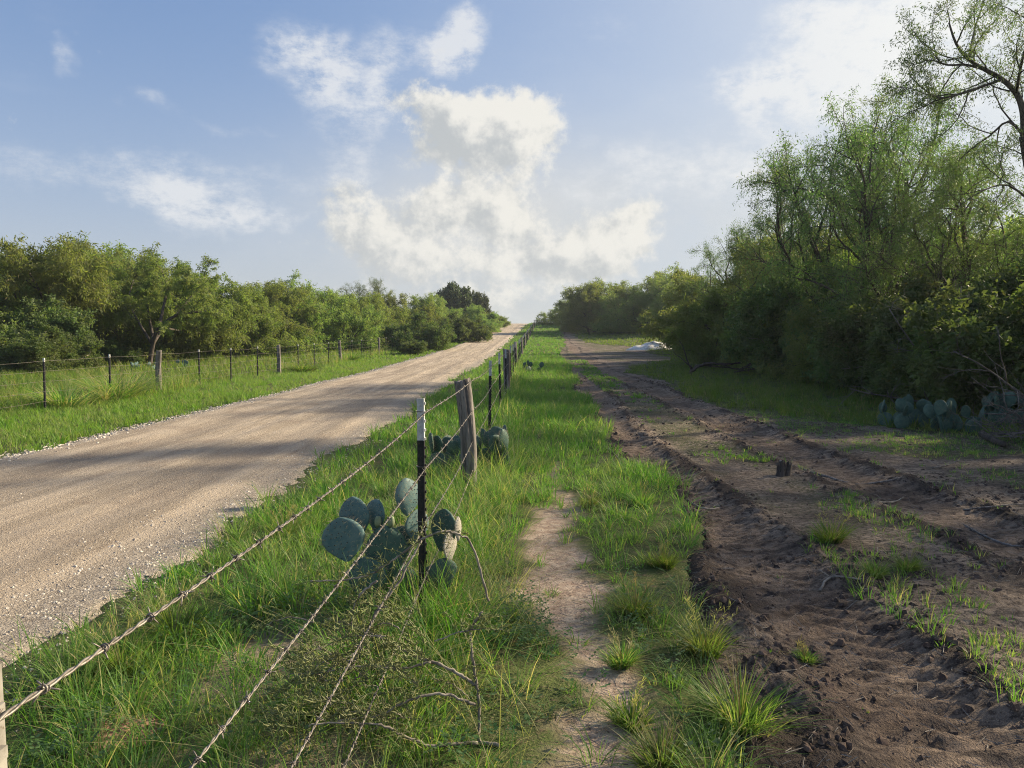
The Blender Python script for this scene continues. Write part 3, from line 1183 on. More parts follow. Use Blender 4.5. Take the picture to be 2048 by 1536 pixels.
for (x, y, h, sdx) in [(11.2, 12.5, 6.4, 12), (12.4, 9.0, 6.2, 13), (15.0, 14.5, 7.0, 14)]:  # out of view, added to shade the foreground; heights set by their shadows
    plant('airy', sdx, 'mesquite_tree', x, y, h, 'unseen mesquite added for shade beyond the right edge of the picture', 'tree', 'added shade trees past the right edge')
far_right = [
    ('mesq', 1182, 574, 112, 2, 'dark round tree with a short visible trunk at the far left of the clearing', 1.15),
    ('mesq', 1232, 566, 114, 4, 'far tree right of the short trunked tree across the clearing', 1.15),
    ('mesq', 1284, 552, 112, 1, 'far sunlit tree in the middle behind the clearing', 1.1),
    ('mesq', 1335, 545, 106, 3, 'far tree behind the white mound', 1.1),
    ('mesq', 1395, 550, 98, 5, 'far tree at the right end of the clearing', 1.1),
    ('mesq', 1132, 608, 142, 3, 'hazy small tree on the crest beside the track', 1.3),
    ('mesq', 1150, 600, 134, 5, 'hazy tree behind the short trunked tree', 1.1)]
for (k, px, yt, d, sdx, lab, sx) in far_right:
    plant_px(k, sdx, 'mesquite_tree', px, yt, d, lab, 'tree', 'trees round the far clearing', None, sx)
SG = 'thicket shrubs at the foot of the right hand wood'
for i, (px, yt, d, sdx) in enumerate([(1500, 625, 49, 31), (1515, 605, 44, 32), (1555, 595, 39, 33), (1600, 585, 34.5, 34), (1640, 575, 30.5, 31), (1695, 570, 27.5, 32), (1750, 565, 25, 33),
                                      (1815, 575, 22.5, 34), (1880, 570, 20.5, 31), (1950, 585, 18.8, 32), (2030, 560, 17.2, 33), (2120, 540, 15.8, 34), (1510, 640, 41, 34), (1720, 640, 24.5, 34), (1850, 650, 20, 32), (1980, 660, 17, 31)]):
    nth = ('first', 'second', 'third', 'fourth', 'fifth', 'sixth', 'seventh', 'eighth', 'ninth', 'tenth', 'eleventh', 'twelfth')
    lab = 'dark leafy thicket shrub under the wood, %s in line from the clearing' % nth[i] if i < 12 else \
        'low dark shrub in front of the thicket, %s' % ('behind the brush pile', 'left of the sprawling prickly pear', 'behind the sprawling prickly pear', 'behind the cactus at the right edge')[i - 12]
    plant_px('shrub', sdx, 'thicket_shrub', px, yt, d, lab, 'shrub', SG, None, 1.15)


def limb(t, root, D, pts, r0, r1, lvl, kids, t0=.15):
    """a limb through photo points (x, y, depth offset), with side branches"""
    w = [at(p[0], p[1], D + (p[2] if len(p) > 2 else 0)) - root for p in pts]
    P = []
    for i in range(len(w) - 1):
        for k in range(3):
            f = k / 3
            a, b_ = w[max(i - 1, 0)], w[i]
            c, d = w[i + 1], w[min(i + 2, len(w) - 1)]
            P.append(.5 * ((2 * b_) + (c - a) * f + (2 * a - 5 * b_ + 4 * c - d) * f * f + (3 * b_ - a - 3 * c + d) * f ** 3))
    P.append(w[-1])
    n = len(P) - 1
    dirs = [(P[min(i + 1, n)] - P[max(i - 1, 0)]).normalized() for i in range(n + 1)]
    rad = [r0 + (r1 - r0) * i / n for i in range(n + 1)]
    t.br.append((P, rad, min(lvl, 1)))
    t.kids(P, dirs, rad, 3, lvl, kids, t0)


def arching_tree():
    D = 41.0
    t = Tree(55, dict(MESQ, len=(2.6, 2.6, 1.5, .75), rad=(.09, .05, .024, .009), nleaf=85, ll=.19, lw=.038))
    b0 = at(296, 735, D)
    root = Vector((b0.x, b0.y, float(base(b0.x, b0.y))))
    gy = 682 + (CAM_H - root.z) * FPX / D
    L = lambda *a_, **k_: limb(t, root, D, *a_, **k_)
    L([(290, gy + 8, -2), (298, 690, -2), (312, 655, -2.3), (345, 632, -2.4), (385, 624, -2.2), (420, 622, -1.8)], .12, .045, 1, 7, .35)
    L([(312, 655, -2.3), (322, 612, -1), (330, 575, 0), (322, 545, .5)], .09, .03, 1, 8, .3)
    L([(345, 632, -2.6), (372, 600, -1.5), (392, 575, -1), (405, 556, -.5)], .08, .03, 1, 9, .3)
    L([(298, 690, -2), (268, 640, -1.5), (252, 600, -1), (262, 560, 0)], .08, .03, 1, 8, .3)
    L([(298, 690, -2), (330, 640, 1), (360, 590, 2), (372, 550, 2.5)], .08, .03, 1, 9, .3)
    L([(300, 680, -2), (290, 620, 1.5), (285, 565, 2.5), (292, 535, 2.5)], .08, .03, 1, 8, .3)
    L([(312, 655, -2), (370, 660, 2), (415, 640, 2.5), (440, 605, 2.5)], .07, .03, 1, 8, .4)
    o = thing('mesquite_tree', root, 'broad mesquite with arching dark trunk behind the first wooden post', 'tree', LG)
    link(t.wood('bark'), 'trunk', o)
    link(t.leaves('mesquite_leaf'), 'crown', o)


arching_tree()


def tall_tree():
    """the tall mesquite at the right edge, its limbs laid out after the photograph"""
    D = 17.0
    t = Tree(77, dict(AIRY, nleaf=55, ll=.088, lw=.018, droop=.6))
    b0 = at(2052, 800, D)
    gz = float(base(b0.x, b0.y))
    root = Vector((b0.x, b0.y, gz))

    def L(pts, r0, r1, lvl, kids, t0=.15, dd=0):
        w = []
        for i, p in enumerate(pts):
            q = at(p[0], p[1], D + (p[2] if len(p) > 2 else 0) + dd)
            w.append(q - root)
        # refine
        P = []
        for i in range(len(w) - 1):
            for k in range(3):
                f = k / 3
                a, b_ = w[max(i - 1, 0)], w[i]
                c, d = w[i + 1], w[min(i + 2, len(w) - 1)]
                P.append(.5 * ((2 * b_) + (c - a) * f + (2 * a - 5 * b_ + 4 * c - d) * f * f + (3 * b_ - a - 3 * c + d) * f ** 3))
        P.append(w[-1])
        n = len(P) - 1
        dirs = [(P[min(i + 1, n)] - P[max(i - 1, 0)]).normalized() for i in range(n + 1)]
        rad = [r0 + (r1 - r0) * i / n for i in range(n + 1)]
        t.br.append((P, rad, min(lvl, 1)))
        t.kids(P, dirs, rad, 3, lvl, kids, t0)
    base_y = 682 + (CAM_H - gz) * FPX / D
    L([(2052, base_y + 12), (2046, 640), (2040, 520), (2042, 420), (2028, 340), (2016, 285)], .155, .105, 1, 3, .6)
    L([(2016, 285), (2012, 240), (1998, 205), (1970, 178), (1938, 160), (1905, 140), (1880, 110), (1865, 70)], .075, .018, 1, 9)
    L([(1970, 178), (1930, 192), (1890, 205), (1850, 212), (1815, 190), (1790, 165)], .036, .010, 1, 8)
    L([(1938, 160), (1900, 150), (1865, 150), (1830, 140), (1800, 150)], .030, .008, 1, 6)
    L([(2016, 285), (2030, 255), (2052, 215, 1), (2075, 160, 1.5), (2085, 90, 2), (2070, 10, 2)], .07, .02, 1, 10)
    L([(1998, 205), (2005, 150, -.8), (2018, 90, -1.2), (2030, 20, -1.5)], .035, .012, 1, 7)
    L([(1905, 140), (1915, 80, 1), (1930, 30, 1.5), (1940, -20, 1.5)], .026, .010, 1, 7)
    L([(2052, 215, 1), (2120, 170, 1), (2180, 120, 1), (2210, 60, 1)], .05, .012, 1, 8)
    L([(2018, 290), (1985, 258), (1950, 285, .4), (1915, 310, .8), (1880, 345, 1)], .032, .008, 1, 6)
    L([(2030, 345), (2090, 320), (2140, 260), (2170, 200)], .05, .012, 1, 7)
    L([(2042, 420), (1990, 380, -.5), (1940, 390, -1), (1895, 420, -1.2)], .028, .007, 1, 6)
    o = thing('mesquite_tree', root, 'tallest tree at the right edge with bare dark trunk and open feathery crown', 'tree', RG)
    link(t.wood('bark'), 'trunk', o)
    link(t.leaves('woodland_leaf'), 'crown', o)


tall_tree()

# ------------------------------------------------------------------ grass
grng = np.random.default_rng(5)


def blade_verts(P, H, W, az, lean, curl, nseg, rng):
    """ribbon blades: root, height, width, heading, lean, droop -> verts (n,k,3), faces"""
    n = len(P)
    h = np.stack([np.cos(az), np.sin(az), np.zeros(n)], -1)
    fa = az + math.pi / 2 + rng.normal(0, .6, n)
    s = np.stack([np.cos(fa), np.sin(fa), np.zeros(n)], -1)
    V = []
    for k in range(nseg):
        t = k / nseg
        c = P + h * (H * (lean * t + curl * t * t))[:, None]
        c[:, 2] += H * (t - .42 * curl * t * t)
        w = W * (1 - .75 * t ** 1.5) * (.75 + .5 * min(1, t * 3))
        V += [c - s * (w / 2)[:, None], c + s * (w / 2)[:, None]]
    c = P + h * (H * (lean + curl))[:, None]
    c[:, 2] += H * (1 - .42 * curl)
    V.append(c)
    V = np.stack(V, 1)
    k = 2 * nseg + 1
    q = [(2 * i, 2 * i + 1, 2 * i + 3, 2 * i + 2) for i in range(nseg - 1)]
    t = [(2 * nseg - 2, 2 * nseg - 1, 2 * nseg)]
    o = (np.arange(n) * k)[:, None, None]
    Q = (np.array(q, int).reshape(-1, 4)[None] + o).reshape(-1, 4) if q else np.zeros((0, 4), int)
    T = (np.array(t)[None] + o).reshape(-1, 3)
    return V.reshape(-1, 3), Q, T, k


def in_view(x, y, m=330):
    px = 1059 + x / np.maximum(y, .3) * FPX
    return (px > -m) & (px < 2048 + m)


class Grass:
    def __init__(s, name, label):
        s.g = Bag()
        s.name, s.label = name, label

    def scatter(s, u0, u1, y0, y1, tufts, per, hmin, hmax, width, nseg, dens=None, tint=(.05, .7), dry=.05, rad=.07, lean=.25, curl=.45, hnoise=.5, seed=1, allow_track=False):
        """tufts per square metre, blades per tuft"""
        rng = np.random.default_rng(seed * 1000 + int(y0 * 10))
        n = int((u1 - u0) * (y1 - y0) * tufts)
        y = rng.uniform(y0, y1, n)
        u = rng.uniform(u0, u1, n)
        x = u + shift(y)
        ok = in_view(x, y)
        x, y, u = x[ok], y[ok], u[ok]
        m = (1 - smooth(.25, .6, road_mask(x, y))) * (1 - .88 * smooth(.15, .8, bare_mask(x, y)))
        if not allow_track:
            m = m * (1 - smooth(.25, .6, track_mask(x, y)))
        if dens is not None:
            m = m * dens(u, y, x)
        ok = rng.random(len(x)) < m
        x, y, u = x[ok], y[ok], u[ok]
        n = len(x)
        if n == 0:
            return
        hn = 1 + hnoise * 2 * fbm(x * .9, y * .9, seed + 7, 3)
        th = rng.uniform(hmin, hmax, n) * hn
        tt = rng.uniform(tint[0], tint[1], n) * .6 + .4 * (tint[0] + (tint[1] - tint[0]) * np.clip(.5 + fbm(x * .6, y * .6, seed + 9, 3) * 1.5, 0, 1))
        k = np.repeat(np.arange(n), per)
        N = len(k)
        az = rng.uniform(0, 2 * math.pi, N)
        rr = rad * np.sqrt(rng.random(N)) * (th[k] / .25) ** .5
        bx = x[k] + np.cos(az) * rr
        by = y[k] + np.sin(az) * rr
        bz = G(bx, by) - .01
        H = th[k] * rng.uniform(.55, 1.15, N)
        W = width * rng.uniform(.7, 1.3, N)
        tn = np.clip(tt[k] + rng.normal(0, .10, N), 0, .78)
        dr = rng.random(N) < dry
        tn[dr] = rng.uniform(.9, 1, dr.sum())
        az = az + rng.normal(0, .5, N)
        v, q, t, kk = blade_verts(np.stack([bx, by, bz], -1), H, W, az, lean * rng.uniform(.2, 1.4, N), curl * rng.uniform(.1, 1.5, N), nseg, rng)
        s.g.add(v, q, t, np.repeat(tn, kk))

    def done(s, mat='grass_blade'):
        o = link(s.g.mesh(s.name, MATS[mat], False), s.name)
        tag(o, s.label, 'grass', kind='stuff')
        return o


def near_road_fade(u, y, x):
    return smooth(-2.75, -2.1, u) * .8 + .2


# strip between the road and the near fence
a = Grass('verge_grass', 'green grass on the strip between gravel road and near fence')
a.scatter(-3.0, -.35, 1.0, 4.2, 75, 26, .09, .24, .0048, 3, near_road_fade, seed=1, dry=.16, curl=.7, hnoise=.8)
a.scatter(-3.0, -.35, 4.2, 9, 60, 22, .12, .28, .0060, 3, near_road_fade, seed=2, dry=.15, curl=.6, hnoise=.7)
a.scatter(-3.0, -.35, 9, 20, 36, 15, .13, .28, .011, 2, near_road_fade, seed=3)
a.scatter(-3.0, -.35, 20, 50, 18, 10, .13, .27, .024, 1, near_road_fade, seed=4)
a.scatter(-3.0, -.35, 50, 170, 7, 8, .14, .26, .055, 1, near_road_fade, seed=5)
# rank grass along the wires
a.scatter(-1.5, -.3, 3.5, 4.4, 36, 14, .22, .42, .0055, 3, None, seed=9, dry=.2, curl=.9)
a.scatter(-1.1, -.05, 3.2, 12, 42, 18, .25, .52, .0050, 3, lambda u, y, x: np.exp(-((u + .52) / .34) ** 2), seed=6, dry=.20, tint=(.2, .75), lean=.3, curl=.8)
a.scatter(-1.3, .15, 2.0, 8, 30, 8, .32, .70, .0026, 4, lambda u, y, x: np.exp(-((u + .5) / .4) ** 2), seed=8, dry=.8, lean=.5, curl=1.0)
a.scatter(-1.0, -.1, 12, 40, 22, 11, .25, .5, .012, 2, lambda u, y, x: np.exp(-((u + .5) / .3) ** 2), seed=7, dry=.2, tint=(.2, .75))
a.done()
# lush strip between the near fence and the track
a = Grass('fence_side_grass', 'lush grass on the strip between near fence and dirt track')
sp = lambda u, y, x: .30 + .70 * np.maximum(smooth(6.5, 9.5, y), .9 * smooth(.42, .68, u) * smooth(-.2, .08, fbm(x * 1.6, y * 1.1, 91, 3)) + .95 * smooth(.05, -.35, u))
a.scatter(-.4, 1.9, 1.2, 5, 110, 24, .05, .18, .0042, 3, sp, seed=11, dry=.16, curl=.9, hnoise=.9)
a.scatter(-.4, 2.0, 5, 10, 80, 20, .09, .25, .0055, 3, sp, seed=12, dry=.12, curl=.8, hnoise=.8)
a.scatter(-.4, 2.3, 10, 22, 42, 14, .14, .32, .010, 2, None, seed=13, dry=.06)
a.scatter(-.4, 2.8, 22, 50, 20, 10, .16, .32, .022, 1, None, seed=14)
a.scatter(-.4, 4.0, 50, 175, 6, 8, .14, .28, .055, 1, None, seed=15)
# blades pushed up inside the track
a.scatter(2.25, 3.3, 10, 45, 34, 10, .05, .14, .012, 2, lambda u, y, x: smooth(-.2, .1, fbm(x * .9, y * .5, 92, 3)), seed=16, allow_track=True)
a.scatter(2.15, 3.6, 3.0, 10, 70, 12, .03, .13, .0055, 2, lambda u, y, x: smooth(-.1, .15, fbm(x * 1.2, y * .7, 85, 3)), seed=19, allow_track=True, dry=.15)
a.scatter(1.2, 7.6, 3, 16, 16, 10, .025, .08, .005, 2, lambda u, y, x: smooth(.0, .2, fbm(x * .9, y * .9, 93, 3)) * (.2 + .8 * smooth(4.4, 5.2, u)), seed=17, allow_track=True, dry=.2)
a.scatter(4.5, 8.5, 5, 20, 55, 9, .04, .11, .007, 2, lambda u, y, x: smooth(-.2, .1, fbm(x * .8, y * .8, 83, 3)), seed=18, allow_track=True, dry=.15)
a.done()
# far side of the road
a = Grass('roadside_grass', 'bright lime green grass between the gravel road and the far fence')
lf = lambda u, y, x: .25 + .75 * smooth(-7.2, -7.8, u)
a.scatter(-11.4, -7.0, 8, 22, 42, 13, .12, .24, .011, 2, lf, seed=21, tint=(.45, .78), dry=.05, hnoise=.35)
a.scatter(-11.4, -7.0, 22, 45, 26, 10, .12, .24, .020, 1, lf, seed=22, tint=(.45, .78), dry=.05, hnoise=.35)
a.scatter(-11.4, -7.0, 45, 170, 8, 8, .14, .26, .055, 1, lf, seed=23, tint=(.45, .78), dry=.03)
fl = lambda u, y, x: np.exp(-((u + 11.0) / .35) ** 2) * smooth(-.05, .25, fbm(x * .35, y * .35, 94, 3))
a.scatter(-12, -10.2, 8, 60, 16, 20, .40, .75, .011, 2, fl, seed=24, tint=(.45, .78), dry=.35, lean=.15)
a.done()
a = Grass('pasture_grass', 'taller mixed grass and weeds beyond the far fence')
a.scatter(-24, -11.3, 9, 30, 14, 11, .22, .50, .016, 2, None, seed=31, tint=(.2, .75), dry=.14)
a.scatter(-24, -11.3, 30, 80, 5, 9, .22, .50, .040, 1, None, seed=32, tint=(.2, .75), dry=.10)
a.scatter(-22, -11.3, 80, 165, 2, 7, .25, .5, .08, 1, None, seed=33, tint=(.2, .75))
a.done()
# right of the track
a = Grass('woodside_grass', 'shaded grass between the dirt track and the right hand wood')
a.scatter(4.0, 12.5, 9, 24, 22, 11, .12, .36, .011, 2, None, seed=41, tint=(.15, .65), dry=.07)
a.scatter(4.0, 15, 24, 55, 13, 9, .14, .34, .022, 1, None, seed=42, tint=(.15, .7), dry=.05)
a.scatter(4.0, 28, 55, 125, 3, 8, .15, .32, .06, 1, None, seed=43, tint=(.15, .75))
a.scatter(4.0, 26, 125, 185, 1.5, 7, .15, .3, .1, 1, None, seed=44, tint=(.2, .7))
a.done()


# single clumps that stand out
def ground_px(px, py):
    d = (CAM_H - .03) * FPX / (py - 682)
    return (px - 1059) / FPX * d, d


CL = {}


def clump_mesh(seed, n, H, W, dry):
    rng = np.random.default_rng(seed)
    az = rng.uniform(0, 2 * math.pi, n)
    r = .075 * np.sqrt(rng.random(n)) * (H / .2) * (1 + .5 * np.sin(az * 2 + seed) + .3 * np.sin(az * 3 + 2 * seed))
    P = np.stack([np.cos(az) * r, np.sin(az) * r, np.full(n, -.01)], -1)
    h = H * rng.uniform(.5, 1.15, n)
    tn = np.clip(rng.normal(.42, .2, n), 0, .78)
    d = rng.random(n) < dry
    tn[d] = rng.uniform(.88, 1, d.sum())
    v, q, t, k = blade_verts(P, h, W * rng.uniform(.7, 1.3, n), az + rng.normal(0, .4, n), .55 * rng.uniform(.1, 1.2, n), .75 * rng.uniform(.1, 1.3, n), 4, rng)
    g = Bag()
    g.add(v, q, t, np.repeat(tn, k))
    # a few seed stalks
    me = g.mesh('blades', MATS['grass_blade'], False)
    g = Bag()
    for i in range(max(3, n // 40)):
        a_ = rng.uniform(0, 6.28)
        ln = H * rng.uniform(1.0, 1.6)
        le = rng.uniform(.2, .7)
        tt = np.linspace(0, 1, 6)
        pts = np.stack([np.cos(a_) * ln * le * tt ** 1.5, np.sin(a_) * ln * le * tt ** 1.5, ln * tt * (1 - .2 * le * tt)], -1)
        vv, qq, tr = tube(pts, np.linspace(.0016, .0008, 6), 3, False)
        g.add(vv, qq, tr, np.full(len(vv), .95))
        for j in range(14):
            f = rng.uniform(.65, 1)
            c = np.array([np.interp(f, tt, pts[:, m_]) for m_ in range(3)])
            dd = rng.normal(0, 1, 3) * .010 + (0, 0, .006)
            g.add([c, c + dd + (.002, 0, 0), c + dd * 1.6, c + dd - (.002, 0, 0)], [(0, 1, 2, 3)], None, np.full(4, .97))
    return me, g.mesh('seed_stalk', MATS['grass_blade'], False)


clumps = [
    (1415, 1300, .20, 'dense green grass clump at the left rim of the churned soil, upper of two'),
    (1490, 1452, .24, 'largest green grass clump at the bottom of the picture beside the dark clods'),
    (1275, 1225, .17, 'grass clump right of the bare path, level with the cactus foot'),
    (1250, 1330, .12, 'small yellowish grass clump in the middle of the bare path'),
    (1180, 1010, .16, 'tall bright clump at the top end of the bare path'),
    (1285, 1010, .18, 'leafy clump by the edge of the left wheel rut'),
    (1330, 1130, .15, 'loose grey green clump between path and left rut'),
    (1665, 1075, .20, 'dark green grass clump between the wheel ruts below the stump'),
    (1755, 1140, .13, 'small grass clump in front of the sunlit sprig on the track'),
    (1270, 1450, .13, 'thin grass clump at the bottom of the bare path'),
    (1330, 1525, .15, 'yellow green tuft at the bottom edge right of the path'),
    (655, 1010, .26, 'tall yellow green clump between the road and the nearest cactus'),
    (560, 1075, .22, 'yellow green clump at the road edge left of the nearest cactus'),
    (330, 1290, .25, 'tall bright clump under the top wire near the lower left'),
    (210, 1360, .24, 'yellow green clump at the road edge in the lower left corner'),
    (1820, 1130, .14, 'bright lime sprig of grass catching the sun on the track'),
    (1620, 1290, .07, 'tiny tuft on the churned soil of the track'),
]
for i, (px, py, H, lab) in enumerate(clumps):
    x, y = ground_px(px, py)
    key = (i % 6, H)
    o = thing('grass_clump', gpt(x, y), lab, 'grass clump', 'grass clumps in the foreground', i * 1.3)
    me, st = clump_mesh(200 + i, int(220 + 900 * H), H, .0052, .16 if i not in (3, 4) else .3)
    link(me, 'blades', o)
    link(st, 'seed_stalk', o)


for i, (px, d, H, lab) in enumerate([(232, 20.0, .85, 'tall dry straw coloured grass clump at the far fence left of the first wooden post'), (205, 19.2, .75, 'tall dry grass clump around the steel post left of the first wooden post'),
                                     (112, 17.6, .65, 'dry grass clump behind the leftmost steel post of the far fence'), (600, 33.5, .6, 'tall yellow green clump right of the second wooden post'), (700, 45, .65, 'tall bright clump by the third wooden post')]):
    x = (px - 1059) / FPX * d
    o = thing('tall_grass_clump', gpt(x, d), lab, 'grass clump', 'tall clumps along the far fence', i * 1.1)
    me, st = clump_mesh(300 + i, 420, H, .012, .5 if i < 3 else .2)
    link(me, 'blades', o)
    link(st, 'seed_stalk', o)
    o.scale = (1.5, 1.5, 1)


# leafy ground cover in the foreground
def weeds():
    rng = np.random.default_rng(99)
    g = Bag()
    n = 9000
    y = rng.uniform(1.9, 5.2, n)
    x = rng.uniform(-1.9, 1.3, n)
    m = (1 - bare_mask(x, y)) * (1 - smooth(.3, .6, track_mask(x, y))) * (1 - smooth(.2, .5, road_mask(x, y))) * (.12 + .88 * smooth(-.02, .18, fbm(x * 1.4, y * 1.4, 101, 3)) * smooth(.6, .1, x))
    ok = (rng.random(n) < m) & in_view(x, y)
    x, y = x[ok], y[ok]
    n = len(x)
    z = G(x, y)
    V, Q, A = [], [], []
    for i in range(n):
        k = 8
        az = rng.uniform(0, 6.28)
        ln = rng.uniform(.04, .10)
        el = rng.uniform(.2, 1.1)
        d = np.array([math.cos(az) * math.cos(el), math.sin(az) * math.cos(el), math.sin(el)])
        s = np.array([-math.sin(az), math.cos(az), 0])
        hh = rng.uniform(.0, .10)
        p0 = np.array([x[i], y[i], z[i] + hh])
        tn = np.clip(rng.normal(.35, .2), 0, .75)
        for j in range(k):
            f = (j // 2 + 1) / (k / 2)
            sg = 1 if j % 2 else -1
            c = p0 + d * ln * f
            ll = .018 * rng.uniform(.7, 1.3)
            dd = (s * sg * .9 + d * .4 + rng.normal(0, .15, 3)) * ll
            w = np.cross(dd, [0, 0, 1]) * .36 + rng.normal(0, .0015, 3)
            b0 = len(V)
            V += [c, c + dd * .5 + w, c + dd, c + dd * .5 - w]
            Q.append((b0, b0 + 1, b0 + 2, b0 + 3))
            A += [tn] * 4
    g.add(V, Q, None, A)
    o = link(g.mesh('ground_cover', MATS['weed_leaf'], False), 'ground_cover')
    tag(o, 'low leafy weeds covering the ground under the wires in the foreground', 'weeds', kind='stuff')


weeds()

# ------------------------------------------------------------------ stones, clods, litter
def stones(name, label, cat, X, Y, S, mat, sink=.35, seed=0, flat=.65):
    rng = np.random.default_rng(seed)
    # subdivided octahedron: 18 verts / 32 tris is plenty, near ones only; use 6-vert jittered double pyramid with a belt of six
    th = np.arange(6) / 6 * 2 * math.pi
    belt = np.stack([np.cos(th), np.sin(th), np.zeros(6)], -1)
    up = np.stack([np.cos(th[::2] + .5) * .55, np.sin(th[::2] + .5) * .55, np.full(3, .75)], -1)
    T0 = np.concatenate([belt, up])
    tri = []
    for i in range(6):
        tri.append((i, (i + 1) % 6, 6 + (i // 2)))
    for i in range(3):
        tri.append((6 + i, (2 * i + 2) % 6, 6 + (i + 1) % 3))
    tri.append((6, 7, 8))
    tri = np.array(tri)
    n = len(X)
    V = T0[None] * (1 + rng.normal(0, .16, (n, 9, 1))) * np.stack([rng.uniform(.7, 1.3, n), rng.uniform(.7, 1.2, n), rng.uniform(.6, 1.1, n) * flat * 1.4], -1)[:, None, :]
    a = rng.uniform(0, 6.28, n)
    c, s = np.cos(a)[:, None], np.sin(a)[:, None]
    vx = V[:, :, 0] * c - V[:, :, 1] * s
    vy = V[:, :, 0] * s + V[:, :, 1] * c
    V = np.stack([vx, vy, V[:, :, 2]], -1) * S[:, None, None]
    Z = G(X, Y) - S * sink * .4
    V += np.stack([X, Y, Z], -1)[:, None, :]
    T = (tri[None] + (np.arange(n) * 9)[:, None, None]).reshape(-1, 3)
    me = mesh_from(name, V.reshape(-1, 3), None, T, [MATS[mat]], False)
    o = link(me, name)
    return tag(o, label, cat, kind='stuff')


def gravel():
    rng = np.random.default_rng(12)
    xs, ys, ss = [], [], []

    def strip(u0, sd_, y0, y1, n, s0, s1):
        y_ = y0 * (y1 / y0) ** rng.random(n)
        u = rng.normal(u0, sd_, n)
        x_ = u + shift(y_)
        xs.append(x_)
        ys.append(y_)
        ss.append(s0 * (s1 / s0) ** rng.random(n) * (.8 + .02 * y_))
    strip(-7.30, .22, 8, 60, 3600, .010, .030)
    strip(-2.85, .28, 2.0, 14, 3300, .004, .018)
    strip(-3.4, .5, 2.6, 10, 1600, .003, .008)
    strip(-5.0, 1.2, 4.0, 30, 2500, .003, .010)
    X, Y, S = map(np.concatenate, (xs, ys, ss))
    ok = in_view(X, Y, 100)
    stones('gravel', 'loose pale gravel along the edges of the caliche road', 'gravel', X[ok], Y[ok], S[ok], 'gravel_stone', seed=3)
    # clods thrown up beside the ruts
    n = 62000
    y_ = 1.7 * (30 / 1.7) ** rng.random(n)
    u = rng.uniform(.9, 6.5, n)
    r1, r2 = rut_centres(y_)
    w = np.exp(-((np.abs(u - r1) - .52) / .13) ** 2) + np.exp(-((np.abs(u - r2) - .55) / .14) ** 2) + .7 * smooth(.08, .3, fbm(u * .9, y_ * .9, 111, 3)) + 1.2 * smooth(.95, .6, track_mask(u + shift(y_), y_)) * (u < 2.3) + .05
    x_ = u + shift(y_)
    ok = (rng.random(n) < w) & (track_mask(x_, y_) > .42) & in_view(x_, y_, 100)
    x_, y_ = x_[ok], y_[ok]
    S = .003 * (.036 / .003) ** (rng.random(len(x_)) ** 1.8)
    stones('soil_clods', 'dark clods of turned soil beside the wheel ruts', 'soil clods', x_, y_, S * (.8 + .02 * y_), 'dark_clod', seed=4, flat=.8)
    # short bits of straw and twig on the soil
    n = 8000
    y_ = 1.8 * (20 / 1.8) ** rng.random(n)
    x_ = rng.uniform(-1.6, 8, n)
    ok = in_view(x_, y_, 60) & ((track_mask(x_, y_) > .4) | (bare_mask(x_, y_) > .3))
    x_, y_ = x_[ok], y_[ok]
    n = len(x_)
    a = rng.uniform(0, math.pi, n)
    L = rng.uniform(.015, .10, n)
    d = np.stack([np.cos(a), np.sin(a), np.zeros(n)], -1) * L[:, None]
    p = np.stack([x_, y_, G(x_, y_) + .006], -1)
    e = p + d
    e[:, 2] = G(e[:, 0], e[:, 1]) + rng.uniform(.004, .018, n)
    w = np.stack([-np.sin(a), np.cos(a), np.zeros(n)], -1) * rng.uniform(.0008, .0022, n)[:, None]
    h = np.array([0, 0, .002])
    V = np.stack([p - w, p + w, p + h, e - w, e + w, e + h], 1).reshape(-1, 3)
    o6 = (np.arange(n) * 6)[:, None, None]
    Q = (np.array([(0, 1, 4, 3), (1, 2, 5, 4), (2, 0, 3, 5)])[None] + o6).reshape(-1, 4)
    o = link(mesh_from('twig_litter', V, Q, None, [MATS['pale_bark']], False), 'twig_litter')
    tag(o, 'bits of straw and twig littering the bare soil', 'litter', kind='stuff')


gravel()


